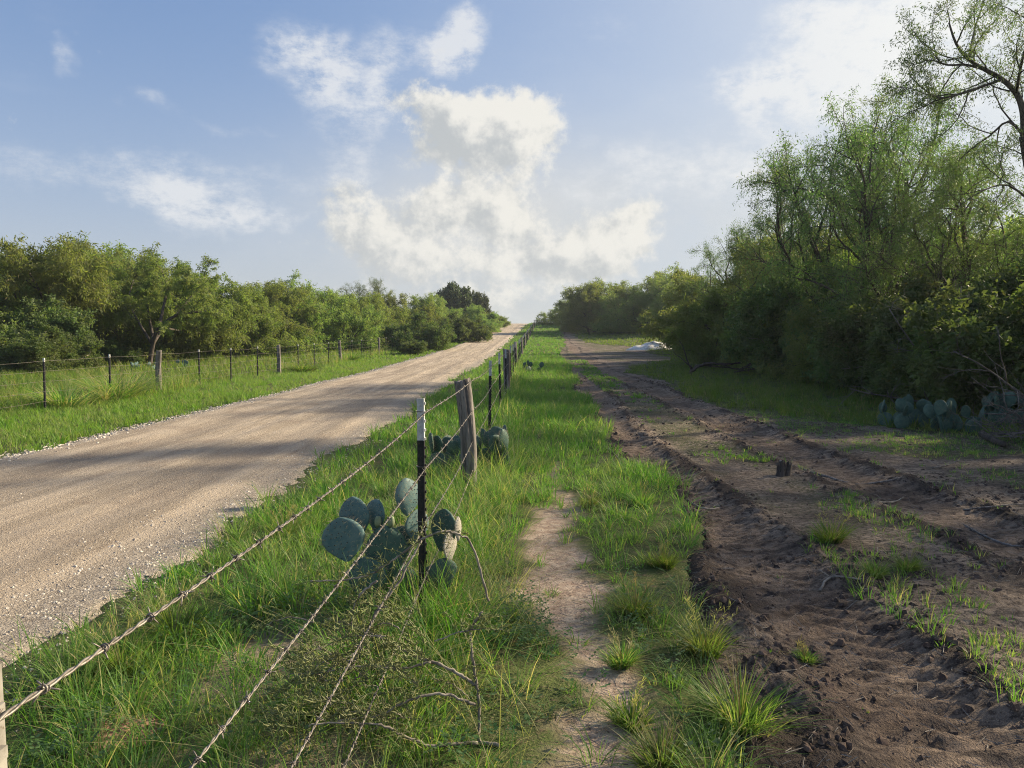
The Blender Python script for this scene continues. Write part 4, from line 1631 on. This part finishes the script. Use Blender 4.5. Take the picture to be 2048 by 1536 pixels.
# ------------------------------------------------------------------ prickly pears
def pad_meshes(seed, dead=False):
    """pad 1 m tall, 0.82 wide, standing on its base at the origin, facing -Y; and its spines"""
    rng = np.random.default_rng(seed)
    nr, ns = 11, 26
    th = np.arange(ns) / ns * 2 * math.pi
    lop = rng.uniform(-.05, .05)
    V = []

    def outline(f):
        zz = f
        return .41 * np.sin(np.pi * np.clip(zz, 0, 1) ** 1.12) ** .55 * (.80 + .20 * smooth(0, .5, zz))
    zs = (1 - np.cos(np.linspace(0, math.pi, nr))) / 2
    for z in zs:
        w = max(outline(z), .03)
        t_ = .062 * (math.sin(math.pi * min(max(z, .02), .985)) ** .45) + .012
        V.append(np.stack([w * np.sign(np.cos(th)) * np.abs(np.cos(th)) ** .85 + lop * math.sin(3 * z), t_ * np.sin(th) + .05 * math.sin(2.2 * z + seed) + .012 * np.sin(th * 3 + seed), np.full(ns, z)], -1))
    V = np.concatenate(V)
    q = [(k * ns + i, k * ns + (i + 1) % ns, (k + 1) * ns + (i + 1) % ns, (k + 1) * ns + i) for k in range(nr - 1) for i in range(ns)]
    t = [(0, i + 1, i) for i in range(1, ns - 1)] + [((nr - 1) * ns, (nr - 1) * ns + i, (nr - 1) * ns + i + 1) for i in range(1, ns - 1)]
    g, ar = Bag(), Bag()
    spots = []
    for r_ in range(8):
        z = .10 + r_ * .115 + rng.normal(0, .012)
        w = outline(z) * .9
        for k in range(-3, 4):
            x = (k + (.5 if r_ % 2 else 0)) * .115 + rng.normal(0, .014)
            if abs(x) < w:
                spots.append((x, z, abs(x) > w - .1))
    for (x, z, e) in spots:
        for sd_ in (-1, 1):
            w = outline(z)
            tt = (.062 * math.sin(math.pi * z) ** .45 + .012) * math.sqrt(max(0, 1 - (x / w) ** 2)) ** 1.1
            c = np.array([x + lop * math.sin(3 * z), sd_ * tt + .05 * math.sin(2.2 * z + seed), z])
            ar.box(c, (.0085, .007, .010))
            for j in range(rng.integers(1, 3)):
                d = np.array([rng.normal(0, .5), sd_ * 1.0, rng.normal(-.1, .5)])
                d /= np.linalg.norm(d)
                g.tube([c, c + d * rng.uniform(.05, .13)], [.0035, .001], 3, False)
    for k in range(70):
        z = rng.uniform(.25, .99)
        s = rng.choice([-1, 1])
        c = np.array([s * outline(z) + lop * math.sin(3 * z), .05 * math.sin(2.2 * z + seed), z])
        d = np.array([s * 1.0, rng.normal(0, .6), rng.normal(.3 + z * .6, .5)])
        d /= np.linalg.norm(d)
        g.tube([c, c + d * rng.uniform(.05, .12)], [.004, .0012], 3, False)
    return V, q, t, g, ar


PADS = {}


def pad(seed, skin):
    if (seed, skin) not in PADS:
        V, q, t, g, ar = pad_meshes(seed)
        PADS[(seed, skin)] = (mesh_from('pad', V, q, t, [MATS[skin]]), g.mesh('spines', MATS['spine']), ar.mesh('areoles', MATS['areole'], False))
    return PADS[(seed, skin)]


def add_pad(root, seed, skin, base_, size, width, yaw, pitch, roll, spines=True):
    me, sp_, ar = pad(seed, skin)
    o = link(me, 'pad', root)
    M = Matrix.Translation(base_) @ Matrix.Rotation(yaw, 4, 'Z') @ Matrix.Rotation(roll, 4, 'Y') @ Matrix.Rotation(pitch, 4, 'X') @ Matrix.Diagonal((size * width, size, size, 1))
    o.matrix_local = M
    if spines:
        tag(link(sp_, 'spines', o), kind='stuff')
        tag(link(ar, 'areoles', o), kind='stuff')
    return o, M


def near_cactus():
    D = 4.45
    b0 = gpt((800 - 1059) / FPX * D, D)
    root = thing('prickly_pear', b0, 'blue green prickly pear with two pale fruits left of the nearest black post', 'cactus', 'prickly pears')
    # photo x, y of the centre, half width, half height in photo px, depth offset, yaw to the viewer, roll, skin
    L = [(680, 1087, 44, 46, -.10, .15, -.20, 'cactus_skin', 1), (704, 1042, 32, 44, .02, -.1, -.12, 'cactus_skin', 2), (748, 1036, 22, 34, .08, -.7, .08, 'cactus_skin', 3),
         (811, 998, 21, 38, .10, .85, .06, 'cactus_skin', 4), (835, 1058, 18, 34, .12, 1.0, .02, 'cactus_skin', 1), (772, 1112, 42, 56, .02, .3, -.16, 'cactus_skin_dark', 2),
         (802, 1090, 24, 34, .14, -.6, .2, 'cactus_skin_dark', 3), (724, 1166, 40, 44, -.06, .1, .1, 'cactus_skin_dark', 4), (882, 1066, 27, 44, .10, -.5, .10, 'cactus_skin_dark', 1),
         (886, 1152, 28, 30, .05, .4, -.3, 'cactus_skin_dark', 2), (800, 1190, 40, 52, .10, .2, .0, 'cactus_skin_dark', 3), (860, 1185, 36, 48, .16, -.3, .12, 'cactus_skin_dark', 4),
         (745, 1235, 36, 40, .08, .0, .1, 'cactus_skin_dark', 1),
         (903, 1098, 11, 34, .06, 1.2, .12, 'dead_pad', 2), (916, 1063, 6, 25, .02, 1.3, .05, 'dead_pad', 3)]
    for (px, py, hw, hh, dd, yaw, roll, skin, sd_) in L:
        d = D + dd
        c = at(px, py, d)
        size = 2 * hh / FPX * d
        wid = max(hw / hh / max(math.cos(yaw), .45) / .82, .30)
        up = Vector((math.sin(roll), 0, math.cos(roll)))
        bs = c - up * (size * .5) - b0
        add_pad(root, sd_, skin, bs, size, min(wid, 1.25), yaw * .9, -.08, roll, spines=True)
    for (px, py) in ((751, 1049), (778, 1049)):
        c = at(px, py, D + .02)
        g = Bag()
        zz = np.linspace(-.036, .034, 8)
        rr = np.array([.007, .015, .020, .022, .022, .020, .017, .012])
        g.tube([(0, 0, z) for z in zz], rr, 12)
        o = link(g.mesh('fruit', MATS['cactus_fruit_skin']), 'fruit', root)
        o.location = c - b0
        o.rotation_euler = (.1, .12, 0)


near_cactus()


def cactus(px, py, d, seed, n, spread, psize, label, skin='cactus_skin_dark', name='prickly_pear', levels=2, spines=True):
    rng = random.Random(seed)
    x = (px - 1059) / FPX * d
    b0 = gpt(x, d, -.04)
    root = thing(name, b0, label, 'cactus', 'prickly pears')
    for i in range(n):
        a = rng.uniform(0, 6.28)
        r_ = spread * math.sqrt(rng.random())
        bp = Vector((math.cos(a) * r_, math.sin(a) * r_ * .6, 0))
        bp.z = float(G(x + bp.x, d + bp.y)) - b0.z - .05
        s = psize * rng.uniform(.8, 1.15)
        o, M = add_pad(root, 1 + rng.randrange(4), skin, bp, s, rng.uniform(.85, 1.15), rng.uniform(-1.2, 1.2), rng.uniform(-.3, .3), rng.uniform(-.5, .5), spines)
        for l in range(levels - 1):
            for k in range(rng.choice([1, 1, 2])):
                tp = M @ Vector((rng.uniform(-.22, .22), .03, .93))
                s2 = psize * rng.uniform(.7, 1.0)
                o2, M2 = add_pad(root, 1 + rng.randrange(4), skin, tp, s2, rng.uniform(.8, 1.1), rng.uniform(-1.3, 1.3), rng.uniform(-.3, .3), rng.uniform(-.6, .6), spines)
            M = M2


cactus(888, 905, 9.3, 4, 6, .30, .30, 'dark prickly pear left of and behind the near wooden post', levels=2)
cactus(985, 905, 9.4, 9, 6, .28, .32, 'dark prickly pear just right of the near wooden post', levels=2)
cactus(1063, 725, 33, 5, 5, .30, .30, 'small prickly pear on the right of the fence where it climbs away', levels=2, spines=False)
cactus(1830, 852, 14.2, 6, 9, .62, .34, 'sprawling prickly pear at the foot of the wood, left of two', levels=2, spines=False)
cactus(1905, 862, 13.6, 7, 7, .45, .36, 'broad padded prickly pear at the foot of the wood beside the sprawling one', levels=2, spines=False)
cactus(2010, 850, 14.2, 8, 9, .70, .38, 'large prickly pear against the right edge below bare twigs', levels=2, spines=False)
cactus(275, 748, 36, 14, 7, .9, .23, 'pale prickly pear behind the far fence, just left of the first wooden post', 'cactus_skin', levels=2, spines=False)
cactus(356, 740, 38, 15, 6, .7, .23, 'pale prickly pear behind the far fence, right of the first wooden post', 'cactus_skin', levels=2, spines=False)
cactus(105, 752, 34, 16, 5, .7, .23, 'pale prickly pear beside the lime green bush at far left', 'cactus_skin', levels=2, spines=False)


# ------------------------------------------------------------------ thorny green stemmed shrub in the foreground
def thorny_shrub():
    rng = np.random.default_rng(8)
    b0 = gpt(-.21, 3.02)
    root = thing('thorny_branch', b0, 'arching thorny branch with pale finger-like leaves sprawling under the wires', 'branch')

    def C(pts, d0, d1):
        n = len(pts)
        w = [at(560 + p[0] / 2.926, 1036 + p[1] / 2.926, d0 + (d1 - d0) * i / (n - 1)) - b0 for i, p in enumerate(pts)]
        P = []
        for i in range(n - 1):
            a, b_, c, d = w[max(i - 1, 0)], w[i], w[i + 1], w[min(i + 2, n - 1)]
            for k in range(6):
                f = k / 6
                P.append(.5 * ((2 * b_) + (c - a) * f + (2 * a - 5 * b_ + 4 * c - d) * f * f + (3 * b_ - a - 3 * c + d) * f ** 3))
        P.append(w[-1])
        P = np.array([tuple(p) for p in P])
        return P + rng.normal(0, .0018, P.shape)
    S = [
        ([(1280, 1460), (1220, 1405), (1160, 1380), (1160, 1150), (1140, 1000), (1120, 850), (1110, 700), (1180, 580)], 2.95, 3.05, .0085, .005),
        ([(1215, 510), (1160, 290), (1110, 160), (1040, 110), (960, 95), (880, 115), (790, 160), (690, 240), (600, 300), (500, 360), (350, 390), (150, 400)], 3.3, 3.15, .0065, .003),
        ([(1140, 1030), (1080, 990), (980, 930), (870, 885), (760, 850), (640, 780), (520, 720), (400, 670), (250, 625)], 3.0, 3.1, .008, .004),
        ([(1140, 1150), (1010, 1100), (900, 1085), (780, 1110), (690, 1150), (560, 1220), (440, 1240), (300, 1260)], 2.98, 2.8, .007, .003),
        ([(1150, 1385), (1000, 1395), (860, 1405), (690, 1340), (560, 1285), (330, 1270), (120, 1290)], 2.9, 2.7, .008, .003),
        ([(820, 150), (760, 250), (690, 390), (610, 500), (540, 600), (490, 700), (440, 830), (380, 940)], 3.35, 3.0, .005, .007),
        ([(870, 885), (700, 930), (560, 925), (430, 920), (200, 960), (20, 975)], 3.02, 2.9, .005, .002),
        ([(550, 395), (470, 460), (420, 530), (390, 660)], 3.15, 3.1, .006, .004),
        ([(440, 830), (360, 870), (250, 950), (130, 1090)], 3.0, 2.9, .004, .002),
    ]
    for k in range(16):
        x0, y0 = rng.uniform(150, 1150), rng.uniform(500, 1350)
        a_, ln = rng.uniform(-.5, .5) + (math.pi if rng.random() < .6 else 0), rng.uniform(150, 420)
        bow = rng.uniform(-.35, .1) * ln
        dq = rng.uniform(2.75, 3.3)
        S.append(([(x0 + math.cos(a_) * ln * f, y0 + math.sin(a_) * ln * f + bow * math.sin(f * 3.14)) for f in (0, .25, .5, .75, 1)], dq, dq + rng.uniform(-.15, .15), .0030, .0014))
    fl = Bag()
    for (pts, d0, d1, r0, r1) in S:
        P = C(pts, d0, d1)
        gz_ = G(P[:, 0] + b0.x, P[:, 1] + b0.y) - b0.z + .01
        P[:, 2] = np.maximum(P[:, 2], gz_)
        g = Bag()
        n = len(P)
        rad = np.linspace(r0, r1, n) * .95 * (1 + rng.normal(0, .12, n))
        g.tube(P, rad, 7)
        # thorns
        for k in range(2, n - 1):
            if rng.random() < .6:
                d = rng.normal(0, 1, 3)
                d /= np.linalg.norm(d)
                g.tube([P[k], P[k] + d * rng.uniform(.010, .022)], [.0014, .0003], 3, False)
        link(g.mesh('stem', MATS['pale_bark']), 'stem', root)
        # finger leaves on the thin outer half
        for k in range(n // 3, n):
            for j in range(rng.integers(1, 4)):
                tl = rng.uniform(.03, .10)
                d = rng.normal(0, 1, 3) + (P[min(k + 1, n - 1)] - P[k - 1]) * 20 + (-.35, 0, .2)
                d /= np.linalg.norm(d)
                if rng.random() < .45:
                    continue
                Q = P[k]
                E = Q + d * tl
                v, q, t = tube([Q, Q + d * tl * .5 + (0, 0, .006), E], [.0014, .0012, .0008], 3, False)
                fl.add(v, q, t, np.full(len(v), .7))
                for m_ in range(int(tl / .009)):
                    f = rng.random()
                    c = Q + d * tl * f
                    dd = d * .7 + rng.normal(0, .6, 3) + (0, 0, .3)
                    dd /= np.linalg.norm(dd)
                    ll = rng.uniform(.012, .026)
                    v, q, t = tube([c, c + dd * ll * .5, c + dd * ll], [.0012, .0024, .0006], 4, False)
                    fl.add(v, q, t, np.full(len(v), rng.uniform(.45, .85)))
    # bushy outer sprays, hanging left of the stems
    for k in range(130):
        px = rng.uniform(-60, 860)
        py = 640 + rng.normal(0, 1) * 130 + (800 - px) * .55 + rng.uniform(0, 330)
        c0 = np.array(tuple(at(560 + px / 2.926, 1036 + py / 2.926, rng.uniform(2.6, 3.15)) - b0))
        gz = float(G(c0[0] + b0.x, c0[1] + b0.y)) - b0.z
        if c0[2] < gz + .03:
            c0[2] = gz + rng.uniform(.03, .15)
        d = np.array([-.6, -.2, rng.uniform(-.1, .5)]) + rng.normal(0, .35, 3)
        d /= np.linalg.norm(d)
        tl = rng.uniform(.06, .15)
        v, q, t = tube([c0, c0 + d * tl * .5 + (0, 0, .01), c0 + d * tl], [.0018, .0014, .0008], 3, False)
        fl.add(v, q, t, np.full(len(v), .75))
        for m_ in range(int(tl / .009)):
            c = c0 + d * tl * rng.random()
            dd = d * .6 + rng.normal(0, .5, 3) + (0, 0, .35)
            dd /= np.linalg.norm(dd)
            ll = rng.uniform(.018, .034)
            v, q, t = tube([c, c + dd * ll * .5, c + dd * ll], [.0014, .0032, .0007], 4, False)
            fl.add(v, q, t, np.full(len(v), rng.uniform(.4, .85)))
    link(fl.mesh('foliage', MATS['sprig_leaf']), 'foliage', root)


thorny_shrub()


# ------------------------------------------------------------------ stump, fallen branch, mounds, sticks
def stump():
    b0 = gpt(3.1, 9.2)
    root = thing('tree_stump', b0, 'small dark split stump standing between the wheel ruts', 'stump')
    rng = np.random.default_rng(3)
    for (dx, dy, h, r, lx) in ((-.035, 0, .17, .050, .05), (.04, .02, .15, .042, .06), (.0, .045, .10, .042, -.02)):
        ns, nz = 14, 9
        th = np.arange(ns) / ns * 2 * math.pi
        V = []
        for k in range(nz):
            t = k / (nz - 1)
            rr = r * (1.5 - .75 * t ** .6) * (1 + .25 * (vnoise(th * 2.5 + dx * 50, np.full(ns, t * 1.5), 7) - .5)) * (1 if k < nz - 1 else .25)
            V.append(np.stack([dx + lx * t + rr * np.cos(th), dy + rr * np.sin(th), np.full(ns, -.05 + (h + .05) * t) + (.05 * np.cos(th * 2 + dx * 30) * t if k > nz - 4 else 0)], -1))
        V = np.concatenate(V)
        q = [(k * ns + i, k * ns + (i + 1) % ns, (k + 1) * ns + (i + 1) % ns, (k + 1) * ns + i) for k in range(nz - 1) for i in range(ns)]
        link(mesh_from('splinter', V, q, None, [MATS['bark']]), 'splinter', root)


stump()


def stick(name, pts, r0, r1, label, cat, mat='pale_bark', forks=(), seed=0, group=None, sides=7):
    """a crooked stick through world points with side twigs"""
    rng = np.random.default_rng(seed)
    w = [Vector(p) for p in pts]
    b0 = w[0].copy()
    P = []
    n = len(w)
    for i in range(n - 1):
        a, b_, c, d = w[max(i - 1, 0)], w[i], w[i + 1], w[min(i + 2, n - 1)]
        for k in range(5):
            f = k / 5
            P.append(.5 * ((2 * b_) + (c - a) * f + (2 * a - 5 * b_ + 4 * c - d) * f * f + (3 * b_ - a - 3 * c + d) * f ** 3) - b0)
    P.append(w[-1] - b0)
    P = np.array([tuple(p) for p in P])
    root = thing(name, b0, label, cat, group)
    g = Bag()
    m = len(P)
    g.tube(P + rng.normal(0, r0 * .25, P.shape), np.linspace(r0, r1, m) * (1 + rng.normal(0, .1, m)), sides)
    link(g.mesh('main_stem', MATS[mat]), 'main_stem', root)
    L = np.linalg.norm(P[-1] - P[0])
    for (f, ln, dx, dy, dz) in forks:
        k = int(f * (m - 1))
        d = np.array([dx, dy, dz], float)
        d /= np.linalg.norm(d)
        tt = np.linspace(0, 1, 6)[:, None]
        Q = P[k] + d * ln * tt + rng.normal(0, ln * .035, (6, 3)) * tt
        g = Bag()
        r = (r0 + (r1 - r0) * f) * .55
        g.tube(Q, np.linspace(r, r * .3, 6), 5)
        link(g.mesh('twig', MATS[mat]), 'twig', root)
    return root


def on_ground(px, py, dz=.02):
    x, y = ground_px(px, py)
    return gpt(x, y, dz)


# uprooted branch lying in the shaded grass
fp_ = [at(1378, 746, 32), at(1392, 733, 32), at(1420, 727, 32), at(1455, 728, 32), at(1490, 724, 32.5), at(1540, 722, 33)]
stick('fallen_branch', fp_, .075, .03, 'dark uprooted branch lying in grass left of the brush pile', 'branch', 'bark',
      [(0, .5, -1, -.2, -.3), (.02, .6, -.4, .1, -.8), (.04, .5, .3, -.3, -.8), (.1, 1.4, -.5, 0, 1.2), (.12, 1.2, -.9, 0, .8), (.3, 2.0, 1, .2, -.12), (.5, 1.6, 1, -.2, -.25), (.7, 1.2, 1, .1, .3)], 3)
bp = [at(1545, 735, 31), at(1500, 742, 31), at(1470, 742, 31)]
for i in range(5):
    stick('brush_stick', [at(1465 + i * 8, 744 - i * 5, 31 + .2 * i), at(1500 + i * 6, 738 - i * 5, 31 + .1 * i), at(1556 + i * 4, 736 - i * 3, 31)], .025, .01,
          'thin dark stick in the low brush pile beside the uprooted branch', 'stick', 'bark', [(.4, .8, 1, 0, .2), (.6, .7, -1, .2, .15)], 20 + i, 'brush pile sticks')

sticks = [
    ([(1560, 925), (1640, 940), (1720, 955), (1800, 955)], .018, .012, 'long half buried root crossing the right wheel rut behind the stump'),
    ([(1645, 1160), (1665, 1150), (1720, 1158), (1790, 1163)], .010, .004, 'curled twig lying on sunlit soil below the grass sprig'),
    ([(1930, 1030), (1960, 1048), (2005, 1065), (2045, 1072)], .013, .009, 'bare stick lying across the right rut near the right edge'),
    ([(1755, 1005), (1790, 988), (1805, 980)], .010, .005, 'short forked stick on the track above the grass clump'),
    ([(1860, 935), (1890, 925), (1915, 918)], .010, .006, 'straight thin stick on the far edge of the bare soil'),
    ([(1385, 1000), (1410, 1008), (1440, 1002)], .014, .008, 'dark broken stick in the left wheel rut'),
    ([(1925, 1005), (1985, 1012), (2060, 1000)], .009, .006, 'thin stick in the weeds at the right edge'),
    ([(1190, 880), (1215, 895), (1250, 930)], .006, .004, 'thin dark stalk leaning over the left edge of the track'),
]
for i, (pp, r0, r1, lab) in enumerate(sticks):
    stick('fallen_stick', [on_ground(a_, b_, .012 if i else .004) for a_, b_ in pp], r0, r1, lab, 'stick', 'pale_bark' if i % 2 else 'weathered_wood',
          [(.35, .16, -.4, .3, .25), (.7, .14, .5, .4, .2)], 40 + i, 'fallen sticks')

# dark log at the foot of the wood
stick('rotten_log', [on_ground(1958, 872, .05), on_ground(1975, 884, .07), on_ground(1998, 893, .05)], .06, .045, 'short dark rotten log in the shade near the right edge', 'log', 'bark', [], 60)


def dead_brush(px, py, d, seed, h, label, lean):
    t = Tree(seed, dict(SHRUB, kids=(5, 4, 3), len=(2.0, 1.0, .5, .25), rad=(.028, .012, .006, .003), trop=(-.3, -.1, 0, 0), leaf=9))
    x = (px - 1059) / FPX * d
    for i in range(5):
        v = Vector(lean) + Vector((t.r.gauss(0, .35), t.r.gauss(0, .35), t.r.gauss(0, .25)))
        t.grow(Vector((t.r.gauss(0, .2), t.r.gauss(0, .2), .05)), v.normalized(), h * t.r.uniform(.7, 1.2), .026, 0)
    o = thing('dead_brush', gpt(x, d), label, 'brush', 'bare brush at the wood edge')
    link(t.wood('grey_twig', 'branches'), 'branches', o)


dead_brush(2110, 760, 13.2, 5, 2.0, 'pale bare branches reaching in from the right edge above the cacti', (-.8, -.1, .55))
dead_brush(2085, 870, 12.2, 6, 1.0, 'tangle of pale bare twigs on the ground at the right edge', (-.9, -.2, .12))
dead_brush(1905, 800, 16.5, 9, 2.4, 'grey leaning bare branches behind the sprawling prickly pear', (-.5, 0, .8))
dead_brush(1400, 700, 47, 12, 3.6, 'bare dark arching twigs at the corner of the clearing', (-.7, 0, .6))


def mound(name, px, d, rx, ry, h, mat, label, cat, seed, amp=.25):
    x = (px - 1059) / FPX * d
    b0 = gpt(x, d)
    nr, ns = 14, 40
    th = np.arange(ns) / ns * 2 * math.pi
    V = []
    for k in range(nr):
        r = k / (nr - 1)
        ed = 1 + amp * (vnoise(np.cos(th) * 1.7 + 9, np.sin(th) * 1.7 + seed, seed) - .5) * 2
        X = rx * r * np.cos(th) * ed
        Y = ry * r * np.sin(th) * ed
        Z = h * (1 - r ** 1.7) * (1 + .5 * (vnoise(X * 4 / rx, Y * 4 / ry, seed + 1) - .5)) + .06 * h * (vnoise(X * 16 / rx, Y * 16 / ry, seed + 2) - .5)
        g_ = G(X + b0.x, Y + b0.y) - b0.z
        V.append(np.stack([X, Y, g_ + Z - (.06 if k == nr - 1 else 0)], -1))
    V = np.concatenate(V)
    q = [(k * ns + i, k * ns + (i + 1) % ns, (k + 1) * ns + (i + 1) % ns, (k + 1) * ns + i) for k in range(nr - 1) for i in range(ns)]
    o = link(mesh_from(name, V, q, None, [MATS[mat]]), name)
    o.location = b0
    tag(o, label, cat)


mound('caliche_mound', 1305, 62, 2.1, 1.3, .62, 'white_caliche', 'low white mound of caliche at the clearing beside the track', 'mound', 4)
mound('ant_mound', 195, 3.0, .20, .16, .05, 'ant_mound_soil', 'small reddish bare soil mound in the lower left corner', 'mound', 6, .4)


# ------------------------------------------------------------------ haze in the air
def haze():
    g = Bag()
    g.box((0, 1500, 6.5), (3000, 2300, 8.5))
    m = bpy.data.materials.new('haze_air')
    m.use_nodes = True
    m.node_tree.nodes.clear()
    b = NB(m.node_tree)
    out = b.new('ShaderNodeOutputMaterial')
    v = b.new('ShaderNodeVolumePrincipled')
    v.inputs['Color'].default_value = (.80, .90, 1.0, 1)
    v.inputs['Density'].default_value = HAZE
    v.inputs['Anisotropy'].default_value = .35
    b.link(v.outputs[0], out.inputs['Volume'])
    MATS['haze_air'] = m
    o = link(g.mesh('haze', m, False), 'haze')
    tag(o, 'thin moist morning haze in the air over road and woods', 'haze', kind='stuff')


HAZE = 0.0004
haze()
